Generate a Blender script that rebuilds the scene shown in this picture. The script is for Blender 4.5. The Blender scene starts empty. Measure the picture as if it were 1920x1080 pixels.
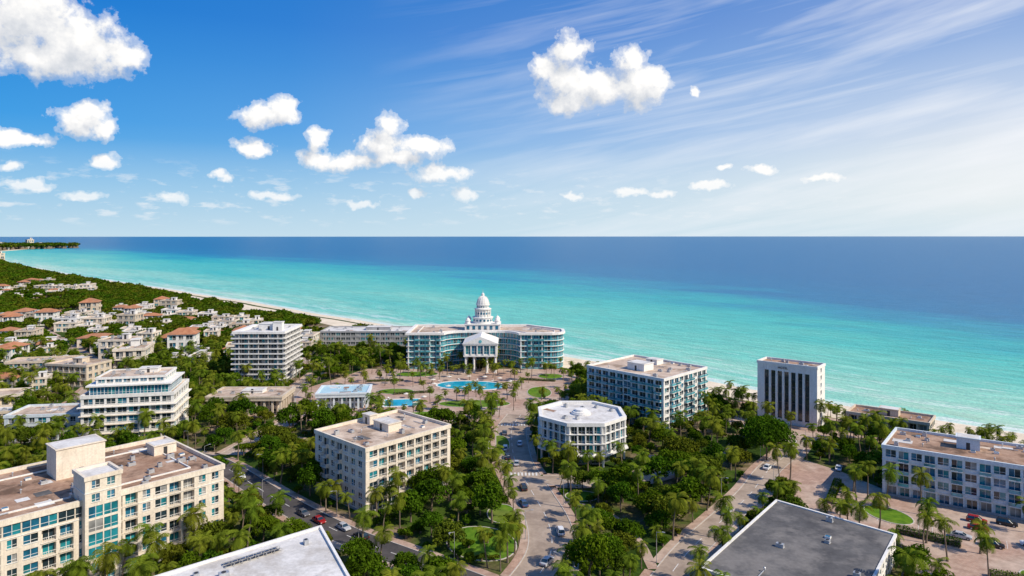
import bpy, math, random
import numpy as np
from mathutils import Vector, Matrix
from collections import defaultdict
random.seed(7); rng=np.random.default_rng(7)
scene=bpy.context.scene
root=scene.collection
R=math.radians
# ------------------------------------------------------------------ materials
def N(nt,t,**kw):
    n=nt.nodes.new(t)
    for k,v in kw.items(): setattr(n,k,v)
    return n
def base_mat(name,rough=.8,spec=.3,metal=0.0):
    m=bpy.data.materials.new(name); m.use_nodes=True
    nt=m.node_tree; p=nt.nodes['Principled BSDF']
    p.inputs['Roughness'].default_value=rough
    p.inputs['Specular IOR Level'].default_value=spec
    p.inputs['Metallic'].default_value=metal
    return m,nt,p
def noise(nt,vec,scale,detail=4,rough=.55):
    n=N(nt,'ShaderNodeTexNoise'); n.inputs['Scale'].default_value=scale
    n.inputs['Detail'].default_value=detail; n.inputs['Roughness'].default_value=rough
    nt.links.new(vec,n.inputs['Vector']); return n.outputs['Fac']
def ramp(nt,fac,stops,interp='LINEAR'):
    r=N(nt,'ShaderNodeValToRGB'); r.color_ramp.interpolation=interp
    el=r.color_ramp.elements
    while len(el)<len(stops): el.new(.5)
    for e,(p,c) in zip(el,stops):
        e.position=p; e.color=(c[0],c[1],c[2],1) if hasattr(c,'__len__') else (c,c,c,1)
    nt.links.new(fac,r.inputs['Fac']); return r.outputs['Color']
def mix(nt,fac,a,b,mode='MIX'):
    m=N(nt,'ShaderNodeMixRGB',blend_type=mode)
    for s,v in ((m.inputs['Fac'],fac),(m.inputs['Color1'],a),(m.inputs['Color2'],b)):
        if isinstance(v,(int,float)): s.default_value=v
        elif isinstance(v,(tuple,list)): s.default_value=(v[0],v[1],v[2],1)
        else: nt.links.new(v,s)
    return m.outputs['Color']
def math_(nt,op,a,b=None,c=None,clamp=False):
    m=N(nt,'ShaderNodeMath',operation=op); m.use_clamp=clamp
    for i,v in enumerate((a,b,c)):
        if v is None: continue
        if isinstance(v,(int,float)): m.inputs[i].default_value=v
        else: nt.links.new(v,m.inputs[i])
    return m.outputs[0]
def vmul(nt,vec,s):
    m=N(nt,'ShaderNodeVectorMath',operation='MULTIPLY'); nt.links.new(vec,m.inputs[0]); m.inputs[1].default_value=s
    return m.outputs[0]
def surf(name,c1,c2,scale=.5,rough=.85,spec=.2,stain=None,streak=0,bump=0,metal=0,lo=.35,hi=.65,amt=.6,sscale=.08):
    m,nt,p=base_mat(name,rough,spec,metal)
    g=N(nt,'ShaderNodeNewGeometry').outputs['Position']
    c=ramp(nt,noise(nt,g,scale,5,.6),[(lo,c1),(hi,c2)])
    if stain:
        f=ramp(nt,noise(nt,g,sscale,5,.65),[(.48,0.0),(.62,amt)])
        c=mix(nt,f,c,stain)
    if streak:
        v=vmul(nt,g,(1,1,.07))
        f=ramp(nt,noise(nt,v,1.1,4,.7),[(.45,0.0),(.75,streak)])
        c=mix(nt,f,c,tuple(x*.45 for x in c1))
    f2=ramp(nt,noise(nt,g,scale*9,2,.6),[(.3,.86),(.7,1.06)])
    c=mix(nt,1.0,c,f2,'MULTIPLY')
    nt.links.new(c,p.inputs['Base Color'])
    if bump:
        b=N(nt,'ShaderNodeBump'); b.inputs['Strength'].default_value=bump; b.inputs['Distance'].default_value=.1
        nt.links.new(noise(nt,g,scale*6,3),b.inputs['Height']); nt.links.new(b.outputs[0],p.inputs['Normal'])
    return m
M={}
M['white']=surf('white_paint',(.74,.72,.68),(.84,.82,.78),.3,streak=.28)
M['cream']=surf('cream_stucco',(.70,.61,.49),(.82,.73,.61),.25,streak=.35)
M['beige']=surf('beige_stucco',(.56,.47,.36),(.68,.58,.46),.25,streak=.4)
M['pale']=surf('pale_concrete',(.52,.52,.51),(.64,.63,.62),.3,streak=.45)
M['bluewhite']=surf('blue_white_paint',(.62,.69,.72),(.72,.77,.80),.3,streak=.3)
M['teal']=surf('teal_panel',(.09,.36,.42),(.15,.45,.51),.4,streak=.2)
M['palegrey']=surf('grey_concrete',(.33,.33,.34),(.45,.44,.43),.3,streak=.4)
M['rooftan']=surf('tan_roof',(.48,.36,.275),(.66,.54,.43),.16,.95,stain=(.25,.175,.12),amt=.75,sscale=.12,bump=.2)
M['roofbrown']=surf('brown_roof',(.29,.17,.11),(.46,.31,.22),.22,.95,stain=(.12,.075,.05),amt=.85,sscale=.13,bump=.3)
M['roofwhite']=surf('white_roof',(.60,.58,.55),(.74,.72,.69),.15,.8,stain=(.42,.38,.33),amt=.6,sscale=.14)
M['roofdark']=surf('dark_roof',(.085,.083,.085),(.14,.136,.134),.12,.9,stain=(.22,.205,.19),amt=.8,sscale=.1)
M['roofblue']=surf('blue_roof',(.34,.54,.62),(.46,.64,.70),.2,.6)
M['terracotta']=surf('terracotta',(.38,.15,.075),(.50,.24,.13),.3,.9,stain=(.25,.15,.1))
M['metal']=surf('galvanised_metal',(.42,.43,.44),(.55,.56,.57),.8,.45,.5,metal=.4)
M['dark']=surf('dark_metal',(.03,.03,.035),(.06,.06,.06),.8,.5,.4)
M['asphalt']=surf('asphalt',(.06,.055,.055),(.10,.09,.088),.12,.9,stain=(.15,.13,.12),amt=.5,bump=.1)
M['paleroad']=surf('pale_road',(.35,.27,.21),(.46,.37,.295),.09,.9,stain=(.26,.20,.155),amt=.65,bump=.1)
M['paint']=surf('road_paint',(.62,.60,.56),(.78,.76,.72),1.5,.7)
M['kerb']=surf('kerb_stone',(.46,.42,.37),(.58,.53,.48),.5,.9)
M['trunk']=surf('bark',(.14,.105,.075),(.24,.19,.14),2,.95)
M['parasol']=surf('parasol_canvas',(.62,.58,.50),(.74,.70,.62),1,.9)
M['rubber']=surf('rubber',(.015,.015,.015),(.03,.03,.03),1,.9)
M['panel']=surf('solar_panel',(.012,.02,.045),(.02,.03,.06),1,.2,.6)
def paving():
    m,nt,p=base_mat('plaza_paving',.85,.2)
    g=N(nt,'ShaderNodeNewGeometry').outputs['Position']
    br=N(nt,'ShaderNodeTexBrick'); br.inputs['Scale'].default_value=.35
    br.inputs['Color1'].default_value=(.48,.31,.235,1); br.inputs['Color2'].default_value=(.40,.25,.185,1); br.inputs['Mortar'].default_value=(.50,.37,.29,1)
    br.inputs['Mortar Size'].default_value=.02
    nt.links.new(g,br.inputs['Vector'])
    c=mix(nt,ramp(nt,noise(nt,g,.05,5),[(.42,0.0),(.58,.75)]),br.outputs['Color'],(.55,.43,.34))
    c=mix(nt,1.0,c,ramp(nt,noise(nt,g,.4,5,.7),[(.3,.68),(.7,1.08)]),'MULTIPLY')
    nt.links.new(c,p.inputs['Base Color']); return m
M['paving']=paving()
M['grass']=surf('lawn',(.06,.15,.010),(.14,.25,.018),.35,.95,.1,stain=(.18,.18,.05),amt=.5,bump=.3)
def ground_mat():
    m,nt,p=base_mat('ground_cover',.95,.1)
    g=N(nt,'ShaderNodeNewGeometry').outputs['Position']
    a=ramp(nt,noise(nt,g,.045,6,.6),[(.38,(.025,.055,.008)),(.49,(.06,.105,.012)),(.57,(.14,.115,.055)),(.66,(.34,.255,.175))])
    c=mix(nt,1.0,a,ramp(nt,noise(nt,g,.9,4,.7),[(.3,.6),(.7,1.15)]),'MULTIPLY')
    nt.links.new(c,p.inputs['Base Color'])
    b=N(nt,'ShaderNodeBump'); b.inputs['Strength'].default_value=.5; b.inputs['Distance'].default_value=.4
    nt.links.new(noise(nt,g,1.2,4),b.inputs['Height']); nt.links.new(b.outputs[0],p.inputs['Normal'])
    return m
M['ground']=ground_mat()
def glass(name,c,rough=.08,spec=.9):
    m,nt,p=base_mat(name,rough,spec)
    g=N(nt,'ShaderNodeNewGeometry').outputs['Position']
    cc=ramp(nt,noise(nt,g,.35,2),[(.35,tuple(x*.6 for x in c)),(.65,tuple(x*1.3 for x in c))])
    nt.links.new(cc,p.inputs['Base Color']); return m
M['gl1']=glass('window_glass',(.020,.038,.05)); M['gl2']=glass('window_glass_teal',(.018,.20,.24))
M['gl3']=glass('window_curtain',(.26,.26,.25),.3,.5); M['gl4']=glass('window_glass_blue',(.018,.13,.22))
M['railglass']=glass('railing_glass',(.09,.32,.37),.1,.8)
def pool_mat():
    m,nt,p=base_mat('pool_water',.08,.6)
    g=N(nt,'ShaderNodeNewGeometry').outputs['Position']
    c=ramp(nt,noise(nt,g,.12,3),[(.35,(.005,.33,.50)),(.65,(.02,.47,.60))])
    nt.links.new(c,p.inputs['Base Color'])
    b=N(nt,'ShaderNodeBump'); b.inputs['Strength'].default_value=.15; b.inputs['Distance'].default_value=.05
    nt.links.new(noise(nt,g,1.5,3),b.inputs['Height']); nt.links.new(b.outputs[0],p.inputs['Normal']); return m
M['pool']=pool_mat()
def leaf_mat(name,dark,light,yel):
    m=bpy.data.materials.new(name); m.use_nodes=True; nt=m.node_tree
    nt.nodes.remove(nt.nodes['Principled BSDF'])
    a=N(nt,'ShaderNodeAttribute',attribute_name='tone').outputs['Fac']
    oi=N(nt,'ShaderNodeObjectInfo').outputs['Random']
    c=mix(nt,a,dark,light)
    f=math_(nt,'MULTIPLY',oi,.65)
    c=mix(nt,f,c,mix(nt,a,tuple(x*.45 for x in yel),yel))
    out=nt.nodes['Material Output']
    df=N(nt,'ShaderNodeBsdfDiffuse'); nt.links.new(c,df.inputs['Color'])
    tr=N(nt,'ShaderNodeBsdfTranslucent'); nt.links.new(mix(nt,1.0,c,(1.2,1.4,.4),'MULTIPLY'),tr.inputs['Color'])
    ms=N(nt,'ShaderNodeMixShader'); ms.inputs[0].default_value=.22
    nt.links.new(df.outputs[0],ms.inputs[1]); nt.links.new(tr.outputs[0],ms.inputs[2]); nt.links.new(ms.outputs[0],out.inputs['Surface'])
    return m
M['leaf']=leaf_mat('foliage',(.009,.034,.003),(.085,.185,.010),(.15,.20,.010))
M['leafb']=leaf_mat('foliage_olive',(.018,.042,.005),(.13,.19,.016),(.19,.18,.016))
M['palm']=leaf_mat('palm_foliage',(.025,.060,.006),(.15,.22,.018),(.24,.23,.025))
for nme,c in dict(silver=(.45,.46,.48),white=(.75,.75,.75),black=(.015,.015,.018),red=(.32,.012,.010),blue=(.03,.07,.16),grey=(.12,.12,.13)).items():
    M['car_'+nme]=surf('car_paint_'+nme,c,tuple(x*1.05 for x in c),1,.25,.7)
# ------------------------------------------------------------------ mesh builder
class MB:
    def __init__(s): s.V=[];s.F=[];s.M=[]
    def poly(s,pts,m):
        b=len(s.V); s.V.extend(pts); s.F.append(tuple(range(b,b+len(pts)))); s.M.append(m)
    def box(s,x0,x1,y0,y1,z0,z1,m):
        s.hexa([(x0,y0,z0),(x1,y0,z0),(x1,y1,z0),(x0,y1,z0),(x0,y0,z1),(x1,y0,z1),(x1,y1,z1),(x0,y1,z1)],m)
    def hexa(s,p,m,nobot=False):
        b=len(s.V); s.V.extend(p)
        fs=[(4,5,6,7),(0,1,5,4),(1,2,6,5),(2,3,7,6),(3,0,4,7)]
        if not nobot: fs.append((3,2,1,0))
        for f in fs: s.F.append(tuple(b+i for i in f)); s.M.append(m)
    def prism(s,poly,z0,z1,m,mt=None,bottom=False):
        n=len(poly)
        for i in range(n):
            a=poly[i]; c=poly[(i+1)%n]
            s.poly([(a[0],a[1],z0),(c[0],c[1],z0),(c[0],c[1],z1),(a[0],a[1],z1)],m)
        s.poly([(p[0],p[1],z1) for p in poly],mt or m)
        if bottom: s.poly([(p[0],p[1],z0) for p in reversed(poly)],m)
    def ring(s,po,pi,z0,z1,m):
        n=len(po)
        for i in range(n):
            a,b=po[i],po[(i+1)%n]; c,d=pi[i],pi[(i+1)%n]
            s.poly([(a[0],a[1],z0),(b[0],b[1],z0),(b[0],b[1],z1),(a[0],a[1],z1)],m)
            s.poly([(d[0],d[1],z0),(c[0],c[1],z0),(c[0],c[1],z1),(d[0],d[1],z1)],m)
            s.poly([(a[0],a[1],z1),(b[0],b[1],z1),(d[0],d[1],z1),(c[0],c[1],z1)],m)
            s.poly([(b[0],b[1],z0),(a[0],a[1],z0),(c[0],c[1],z0),(d[0],d[1],z0)],m)
    def tube(s,p0,p1,r0,r1,m,n=8,cap=True):
        p0=Vector(p0);p1=Vector(p1); d=(p1-p0).normalized()
        u=d.orthogonal().normalized(); v=d.cross(u)
        b=len(s.V)
        for p,r in((p0,r0),(p1,r1)):
            for k in range(n):
                a=2*math.pi*k/n; s.V.append(tuple(p+u*math.cos(a)*r+v*math.sin(a)*r))
        for k in range(n):
            s.F.append((b+k,b+(k+1)%n,b+n+(k+1)%n,b+n+k)); s.M.append(m)
        if cap:
            s.F.append(tuple(b+n+k for k in range(n))); s.M.append(m)
            s.F.append(tuple(b+n-1-k for k in range(n))); s.M.append(m)
    def lathe(s,cx,cy,prof,m,n=24):
        b=len(s.V)
        for r,z in prof:
            for k in range(n):
                a=2*math.pi*k/n; s.V.append((cx+r*math.cos(a),cy+r*math.sin(a),z))
        for i in range(len(prof)-1):
            for k in range(n):
                s.F.append((b+i*n+k,b+i*n+(k+1)%n,b+(i+1)*n+(k+1)%n,b+(i+1)*n+k)); s.M.append(m)
        s.F.append(tuple(b+(len(prof)-1)*n+k for k in range(n))); s.M.append(m)
    def mesh(s,name,origin=(0,0,0)):
        me=bpy.data.meshes.new(name)
        ox,oy,oz=origin
        me.from_pydata([(v[0]-ox,v[1]-oy,v[2]-oz) for v in s.V],[],s.F)
        names=sorted(set(s.M)); ix={k:i for i,k in enumerate(names)}
        for k in names: me.materials.append(M[k])
        me.polygons.foreach_set('material_index',[ix[k] for k in s.M]); me.update()
        return me
    def obj(s,name,parent=None,origin=(0,0,0)):
        if not s.F: return None
        o=bpy.data.objects.new(name,s.mesh(name,origin)); root.objects.link(o)
        if parent: o.parent=parent
        else: o.location=origin
        return o
def offset(poly,d):
    n=len(poly); out=[]
    for i in range(n):
        p0=Vector(poly[i-1]);p1=Vector(poly[i]);p2=Vector(poly[(i+1)%n])
        e1=(p1-p0).normalized(); e2=(p2-p1).normalized()
        n1=Vector((e1.y,-e1.x)); n2=Vector((e2.y,-e2.x))
        k=n1+n2; k=k/max(k.length_squared,.3)*2
        out.append(tuple(p1+k*d))
    return out
def inside(p,poly):
    x,y=p; c=False; n=len(poly); j=n-1
    for i in range(n):
        xi,yi=poly[i]; xj,yj=poly[j]
        if (yi>y)!=(yj>y) and x<(xj-xi)*(y-yi)/(yj-yi)+xi: c=not c
        j=i
    return c
def dseg(p,a,b):
    ax,ay=a;bx,by=b;px,py=p; dx=bx-ax;dy=by-ay
    t=max(0,min(1,((px-ax)*dx+(py-ay)*dy)/(dx*dx+dy*dy+1e-9)))
    return math.hypot(px-ax-t*dx,py-ay-t*dy)
def dline(p,pl): return min(dseg(p,pl[i],pl[i+1]) for i in range(len(pl)-1))
# ------------------------------------------------------------------ facades
class Fr:
    def __init__(s,A,B):
        s.A=Vector(A); d=Vector(B)-s.A; s.L=d.length; s.u=d.normalized(); s.n=Vector((s.u.y,-s.u.x))
    def p(s,u,n,z): q=s.A+s.u*u+s.n*n; return (q.x,q.y,z)
    def quad(s,mb,u0,u1,z0,z1,n,m):
        if u1-u0<1e-4 or z1-z0<1e-4: return
        mb.poly([s.p(u0,n,z0),s.p(u1,n,z0),s.p(u1,n,z1),s.p(u0,n,z1)],m)
    def box(s,mb,u0,u1,n0,n1,z0,z1,m):
        mb.hexa([s.p(u0,n1,z0),s.p(u1,n1,z0),s.p(u1,n0,z0),s.p(u0,n0,z0),s.p(u0,n1,z1),s.p(u1,n1,z1),s.p(u1,n0,z1),s.p(u0,n0,z1)],m)
class Bld:
    def __init__(s): s.P=defaultdict(MB)
    def finish(s,name,origin):
        e=bpy.data.objects.new(name,None); root.objects.link(e); e.location=(origin[0],origin[1],0)
        for k,mb in s.P.items(): mb.obj(k,e,(origin[0],origin[1],0))
        return e
def pickglass(w):
    return random.choices(['gl1','gl2','gl3','gl4'],w)[0]
def cell(b,fr,u0,u1,z0,z1,kind,wm,gw=(5,2,2,1),rail='bars',fm='white'):
    W=b.P['walls']; w=u1-u0; h=z1-z0
    if kind=='s': fr.quad(W,u0,u1,z0,z1,0,wm); return
    if kind=='w': a=(.24,.76,.28,.84,.22)
    elif kind=='W': a=(.10,.90,.26,.86,.22)
    elif kind=='b': a=(.09,.91,.03,.87,1.3)
    elif kind=='p': a=(.12,.88,.03,.84,.25)
    elif kind=='g': a=(.04,.96,.12,.94,.12)
    elif kind=='d': a=(.06,.94,.0,.86,.8)
    a0=u0+a[0]*w;a1=u0+a[1]*w;b0=z0+a[2]*h;b1=z0+a[3]*h;d=a[4]
    fr.quad(W,u0,a0,z0,z1,0,wm); fr.quad(W,a1,u1,z0,z1,0,wm)
    fr.quad(W,a0,a1,z0,b0,0,wm); fr.quad(W,a0,a1,b1,z1,0,wm)
    P=fr.p
    W.poly([P(a0,0,b0),P(a0,-d,b0),P(a0,-d,b1),P(a0,0,b1)],wm)
    W.poly([P(a1,-d,b0),P(a1,0,b0),P(a1,0,b1),P(a1,-d,b1)],wm)
    W.poly([P(a0,0,b0),P(a1,0,b0),P(a1,-d,b0),P(a0,-d,b0)],wm)
    W.poly([P(a0,-d,b1),P(a1,-d,b1),P(a1,0,b1),P(a0,0,b1)],wm)
    G=b.P['windows']; T=b.P['window_frames']
    if kind in('b','d'):
        gl0=a0+(a1-a0)*.18; gt=b0+(b1-b0)*.86
        fr.quad(G,gl0,a1,b0,gt,-d,pickglass(gw)); fr.quad(W,a0,gl0,b0,b1,-d,wm); fr.quad(W,gl0,a1,gt,b1,-d,wm)
        mid=(gl0+a1)/2; fr.box(T,mid-.05,mid+.05,-d,-d+.06,b0,gt,fm)
    else:
        mid=(a0+a1)/2
        fr.quad(G,a0,mid,b0,b1,-d,pickglass(gw)); fr.quad(G,mid,a1,b0,b1,-d,pickglass(gw))
        fr.box(T,mid-.05,mid+.05,-d,-d+.07,b0,b1,fm)
        if kind!='p':
            hz=b0+(b1-b0)*.3; fr.box(T,a0,a1,-d,-d+.05,hz-.04,hz+.04,fm)
        if kind in('w','W'): fr.box(T,a0-.1,a1+.1,.003,.14,b0-.14,b0-.01,fm)
    if kind in('b','p'):
        n1=.12 if kind=='b' else 1.25
        S=b.P['balcony_slabs']; Q=b.P['railings']
        fr.box(S,a0-.15,a1+.15,.004,n1+.08,b0-.18,b0-.005,wm)
        q=n1-.04; ra=a0 if kind=='b' else a0-.1; rb=a1 if kind=='b' else a1+.1
        if rail=='solid': fr.box(Q,ra,rb,q-.08,q,b0,b0+.95,wm)
        elif rail=='glass':
            fr.box(Q,ra,rb,q-.04,q,b0+.05,b0+.92,'railglass'); fr.box(Q,ra,rb,q-.07,q+.03,b0+.925,b0+1.0,fm)
        else:
            fr.box(Q,ra,rb,q-.06,q,b0+.92,b0+1.0,fm)
            nb=max(3,int((rb-ra)/.45))
            for k in range(nb+1):
                uu=ra+(rb-ra)*k/nb; fr.box(Q,uu-.025,uu+.025,q-.045,q-.01,b0,b0+.92,fm)
        if kind=='p':
            for uu in(ra,rb-.05): fr.box(Q,uu,uu+.05,.01,q-.09,b0,b0+.95,'railglass' if rail=='glass' else wm)
def facade(b,fr,z0,z1,floors,wm,pat,bay=3.6,margin=.6,gw=(5,2,2,1),rail='bars',fm='white',lines=True):
    L=fr.L; 
    if L<2*margin+1.0:
        fr.quad(b.P['walls'],0,L,z0,z1,0,wm); return
    n=max(1,round((L-2*margin)/bay)); bw=(L-2*margin)/n; fh=(z1-z0)/floors
    if margin>0:
        fr.quad(b.P['walls'],0,margin,z0,z1,0,wm); fr.quad(b.P['walls'],L-margin,L,z0,z1,0,wm)
    for j in range(floors):
        for i in range(n):
            k=pat(i,j,n,floors) if callable(pat) else pat
            cell(b,fr,margin+i*bw,margin+(i+1)*bw,z0+j*fh,z0+(j+1)*fh,k,wm,gw,rail,fm)
    if lines:
        for j in (1,floors-1) if floors>3 else (1,):
            z=z0+j*fh; fr.box(b.P['trim'],0,L,.005,.12,z-.16,z+.02-.06,fm)
def roof(b,poly,z,wm,rm,par=.8,out=.25,th=.35):
    b.P['parapet'].ring(offset(poly,out),offset(poly,-th),z-.35,z+par,wm)
    b.P['roof'].poly([(p[0],p[1],z) for p in offset(poly,-th*.5)],rm)
def clutter(b,poly,z,n=10,pent=None,patches=4,wm='white'):
    E=b.P['roof_equipment']; ins=offset(poly,-2.5)
    xs=[p[0] for p in ins]; ys=[p[1] for p in ins]
    ang=math.atan2(poly[1][1]-poly[0][1],poly[1][0]-poly[0][0]); ca,sa=math.cos(ang),math.sin(ang)
    def bx(cx,cy,w,d,z0,z1,m,mb=E):
        pts=[]
        for zz in(z0,z1):
            for sx,sy in((-1,-1),(1,-1),(1,1),(-1,1)):
                x=sx*w/2;y=sy*d/2; pts.append((cx+x*ca-y*sa,cy+x*sa+y*ca,zz))
        mb.hexa(pts,m)
    used=[]
    def rp():
        for _ in range(60):
            p=(random.uniform(min(xs),max(xs)),random.uniform(min(ys),max(ys)))
            if inside(p,ins) and all(math.hypot(p[0]-q[0],p[1]-q[1])>q[2] for q in used): return p
        return None
    if pent:
        for (cx,cy,w,d,h) in pent:
            bx(cx,cy,w,d,z+.01,z+h,wm,b.P['penthouse']); bx(cx,cy,w+.5,d+.5,z+h+.002,z+h+.25,wm,b.P['penthouse'])
            bx(cx,cy,w-.4,d-.4,z+h+.252,z+h+.3,'roofwhite',b.P['penthouse'])
            bx(cx+sa*(d/2),cy-ca*(d/2),1.0,.1,z+.02,z+2.1,'dark',b.P['penthouse'])
            used.append((cx,cy,max(w,d)*.75))
    for k in range(patches):
        p=rp()
        if p: bx(p[0],p[1],random.uniform(2,6),random.uniform(1.5,4),z+.005+.004*k,z+.02+.004*k,random.choice(['roofwhite','roofbrown','rooftan','roofdark']))
    for k in range(n):
        p=rp()
        if not p: continue
        t=random.random(); used.append((p[0],p[1],1.9))
        if t<.55:
            w=random.uniform(.9,2.0);d=random.uniform(.8,1.4);h=random.uniform(.7,1.3)
            bx(p[0],p[1],w+.2,d+.2,z+.03,z+.15,'palegrey'); bx(p[0],p[1],w,d,z+.151,z+h,'metal')
            E.tube((p[0],p[1],z+h+.002),(p[0],p[1],z+h+.12),min(w,d)*.36,min(w,d)*.36,'dark',10)
        elif t<.75:
            E.tube((p[0],p[1],z),(p[0],p[1],z+.9),.13,.13,'metal',8); E.tube((p[0],p[1],z+.9),(p[0],p[1],z+1.1),.28,.1,'metal',8)
        elif t<.9:
            l=random.uniform(2,6); a=ang+random.choice([0,math.pi/2]); q=(p[0]+math.cos(a)*l,p[1]+math.sin(a)*l)
            if inside(q,ins): E.tube((p[0],p[1],z+.25),(q[0],q[1],z+.25),.13,.13,'metal',6)
        else:
            bx(p[0],p[1],1.3,1.1,z+.03,z+.5,'white'); bx(p[0],p[1],1.1,.9,z+.501,z+.56,'gl4')
FOOT=[]
def ctr(poly): return (sum(p[0] for p in poly)/len(poly),sum(p[1] for p in poly)/len(poly))
def building(name,poly,h,floors,wm,rm,pats,bay=3.6,gw=(5,2,2,1),rail='bars',fm='white',nclut=10,pent=None,patches=4,par=.8,margin=.6,finish=True):
    b=Bld(); FOOT.append(poly); n=len(poly)
    for i in range(n):
        fr=Fr(poly[i],poly[(i+1)%n])
        pt=pats[i] if i<len(pats) else 'w'
        facade(b,fr,0,h,floors,wm,pt,bay,margin,gw,rail,fm)
        fr.box(b.P['trim'],0,fr.L,.004,.15,0,.6,'palegrey')
    roof(b,poly,h,wm,rm,par)
    clutter(b,poly,h,nclut,pent,patches,wm)
    if finish: return b.finish(name,ctr(poly))
    return b
def rect(cx,cy,w,d,deg=0):
    a=R(deg); c,s=math.cos(a),math.sin(a)
    return [(cx+x*c-y*s,cy+x*s+y*c) for x,y in((-w/2,-d/2),(w/2,-d/2),(w/2,d/2),(-w/2,d/2))]
# ---- large apartment block, front left
ax,ay=-.664,-.747; bx_,by_=-.747,.664
P=(-76,180); L6=72; D6=38
poly6=[(P[0]+ax*L6,P[1]+ay*L6),P,(P[0]+bx_*D6,P[1]+by_*D6),(P[0]+ax*L6+bx_*D6,P[1]+ay*L6+by_*D6)]
def pat6(i,j,n,f):
    k=n-1-i
    if j==0: return 'W'
    if k in(0,): return 'w'
    if k>=9 and j==f-1: return 'g'
    return 'b' if k%4 in(2,3) else ('W' if k%4==0 else 'w')
b=building('apartment_block',poly6,19,6,'cream','roofbrown',[pat6,lambda i,j,n,f:'b' if i%3==1 else 'w'],bay=3.3,gw=(4,5,2,3),nclut=50,patches=18,
  pent=[(-113,177,11,8,7.5),(-99,193,6,5,2.6)],finish=False,par=1.0)
fr=Fr(poly6[0],poly6[1]); u0=L6-33
tp=[fr.p(u0,2.2,0)[:2],fr.p(u0+7.5,2.2,0)[:2],fr.p(u0+7.5,-6,0)[:2],fr.p(u0,-6,0)[:2]]
for i in range(4): facade(b,Fr(tp[i],tp[(i+1)%4]),0,25,8,'cream',(lambda i,j,n,f:'g' if j in(2,3,4,5) else 'w') if i==0 else 's',3.4,.6,(2,7,1,2))
roof(b,tp,25,'cream','roofwhite',.6)
b.P['roof_terrace'].ring(offset(poly6,-6)[:],offset(poly6,-6.3),19.01,19.35,'white')
b.finish('apartment_block',ctr(poly6))
# ---- white roof building
poly7=[(-60,118),(-32,137),(-46,164),(-76,137)]
b=building('white_roofed_building',poly7,10,3,'white','roofwhite',['w','w','w','w'],nclut=7,patches=0,finish=False,par=.5)
fr=Fr(poly7[2],poly7[3])
for k in range(2):
    for j in range(7):
        u=12+j*1.75; v=-3.2-k*1.3
        pts=[fr.p(u,v,10.35),fr.p(u+1.65,v,10.35),fr.p(u+1.65,v-1.15,10.7),fr.p(u,v-1.15,10.7)]
        b.P['solar_panels'].poly(pts,'panel')
        for pp in pts: b.P['solar_panels'].tube((pp[0],pp[1],10.0),(pp[0],pp[1],pp[2]),.04,.04,'metal',4,False)
b.finish('white_roofed_building',ctr(poly7))
# ---- cream block in the centre
poly8=[(-62,215),(-42,196),(-20,221),(-40,240)]
def pl8(i,j,n,f):
    if j==0: return 'w'
    return 'p' if i in(1,3) else 'w'
def pr8(i,j,n,f):
    if j==0: return 'd'
    return 'W' if i in(0,) else 'b'
building('cream_apartment_block',poly8,18.3,6,'cream','rooftan',[pl8,pr8,'w','w'],bay=3.5,gw=(5,1,2,2),rail='bars',nclut=18,pent=[(-40,219,8,5,2.4),(-47,226,4,3,2.8)],patches=6,par=.9,margin=1.0)
# ---- octagonal building
cx,cy=25.5,252
poly9=[(cx+16*math.cos(R(22.5+45*k)),cy+16.5*math.sin(R(22.5+45*k))) for k in range(8)]
b=Bld(); FOOT.append(offset(poly9,1))
for i in range(8):
    fr=Fr(poly9[i],poly9[(i+1)%8])
    facade(b,fr,4.2,14.5,3,'white','g',2.9,1.0,(6,2,0,3),fm='white',lines=False)
    for k in range(5):
        u=.5+(fr.L-1)*k/4; fr.box(b.P['fins'],u-.2,u+.2,.01,.8,3.9,14.1,'white')
    fr2=Fr(offset(poly9,-2.5)[i],offset(poly9,-2.5)[(i+1)%8])
    facade(b,fr2,0,4.0,1,'palegrey','g',2.5,.2,(6,1,1,1),lines=False)
for p in poly9: b.P['columns'].tube((p[0],p[1],0),(p[0],p[1],3.9),.45,.45,'white',12)
b.P['canopy'].prism(offset(poly9,1.5),3.85,4.25,'white','white',True)
b.P['canopy'].ring(offset(poly9,1.0),offset(poly9,.02),8.0,8.2,'white')
b.P['canopy'].ring(offset(poly9,1.0),offset(poly9,.02),11.3,11.5,'white')
roof(b,poly9,14.5,'white','roofwhite',.9,.9,.4)
b.P['roof_vent'].lathe(cx,cy,[(3.6,14.51),(3.6,15.1),(3.1,15.1),(3.1,15.5),(2.2,15.6),(2.2,16.3),(.1,16.5)],'white',24)
clutter(b,poly9,14.5,6,None,2)
b.finish('octagonal_building',(cx,cy))
# ---- mid right hotel
poly10=[(34,309),(62,279),(87,305),(60,336)]
pt10=lambda i,j,n,f:('d' if j==0 else ('g' if i==n//2 else 'p'))
pr10=lambda i,j,n,f:('d' if j==0 else ('p' if i%3 else 'W'))
building('seafront_apartment_block',poly10,21,7,'white','rooftan',[pt10,pr10,'w','w'],bay=4.0,gw=(7,2,1,2),rail='glass',nclut=16,pent=[(57,303,9,7,3.0),(66,316,6,5,2.2)],patches=6)
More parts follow.
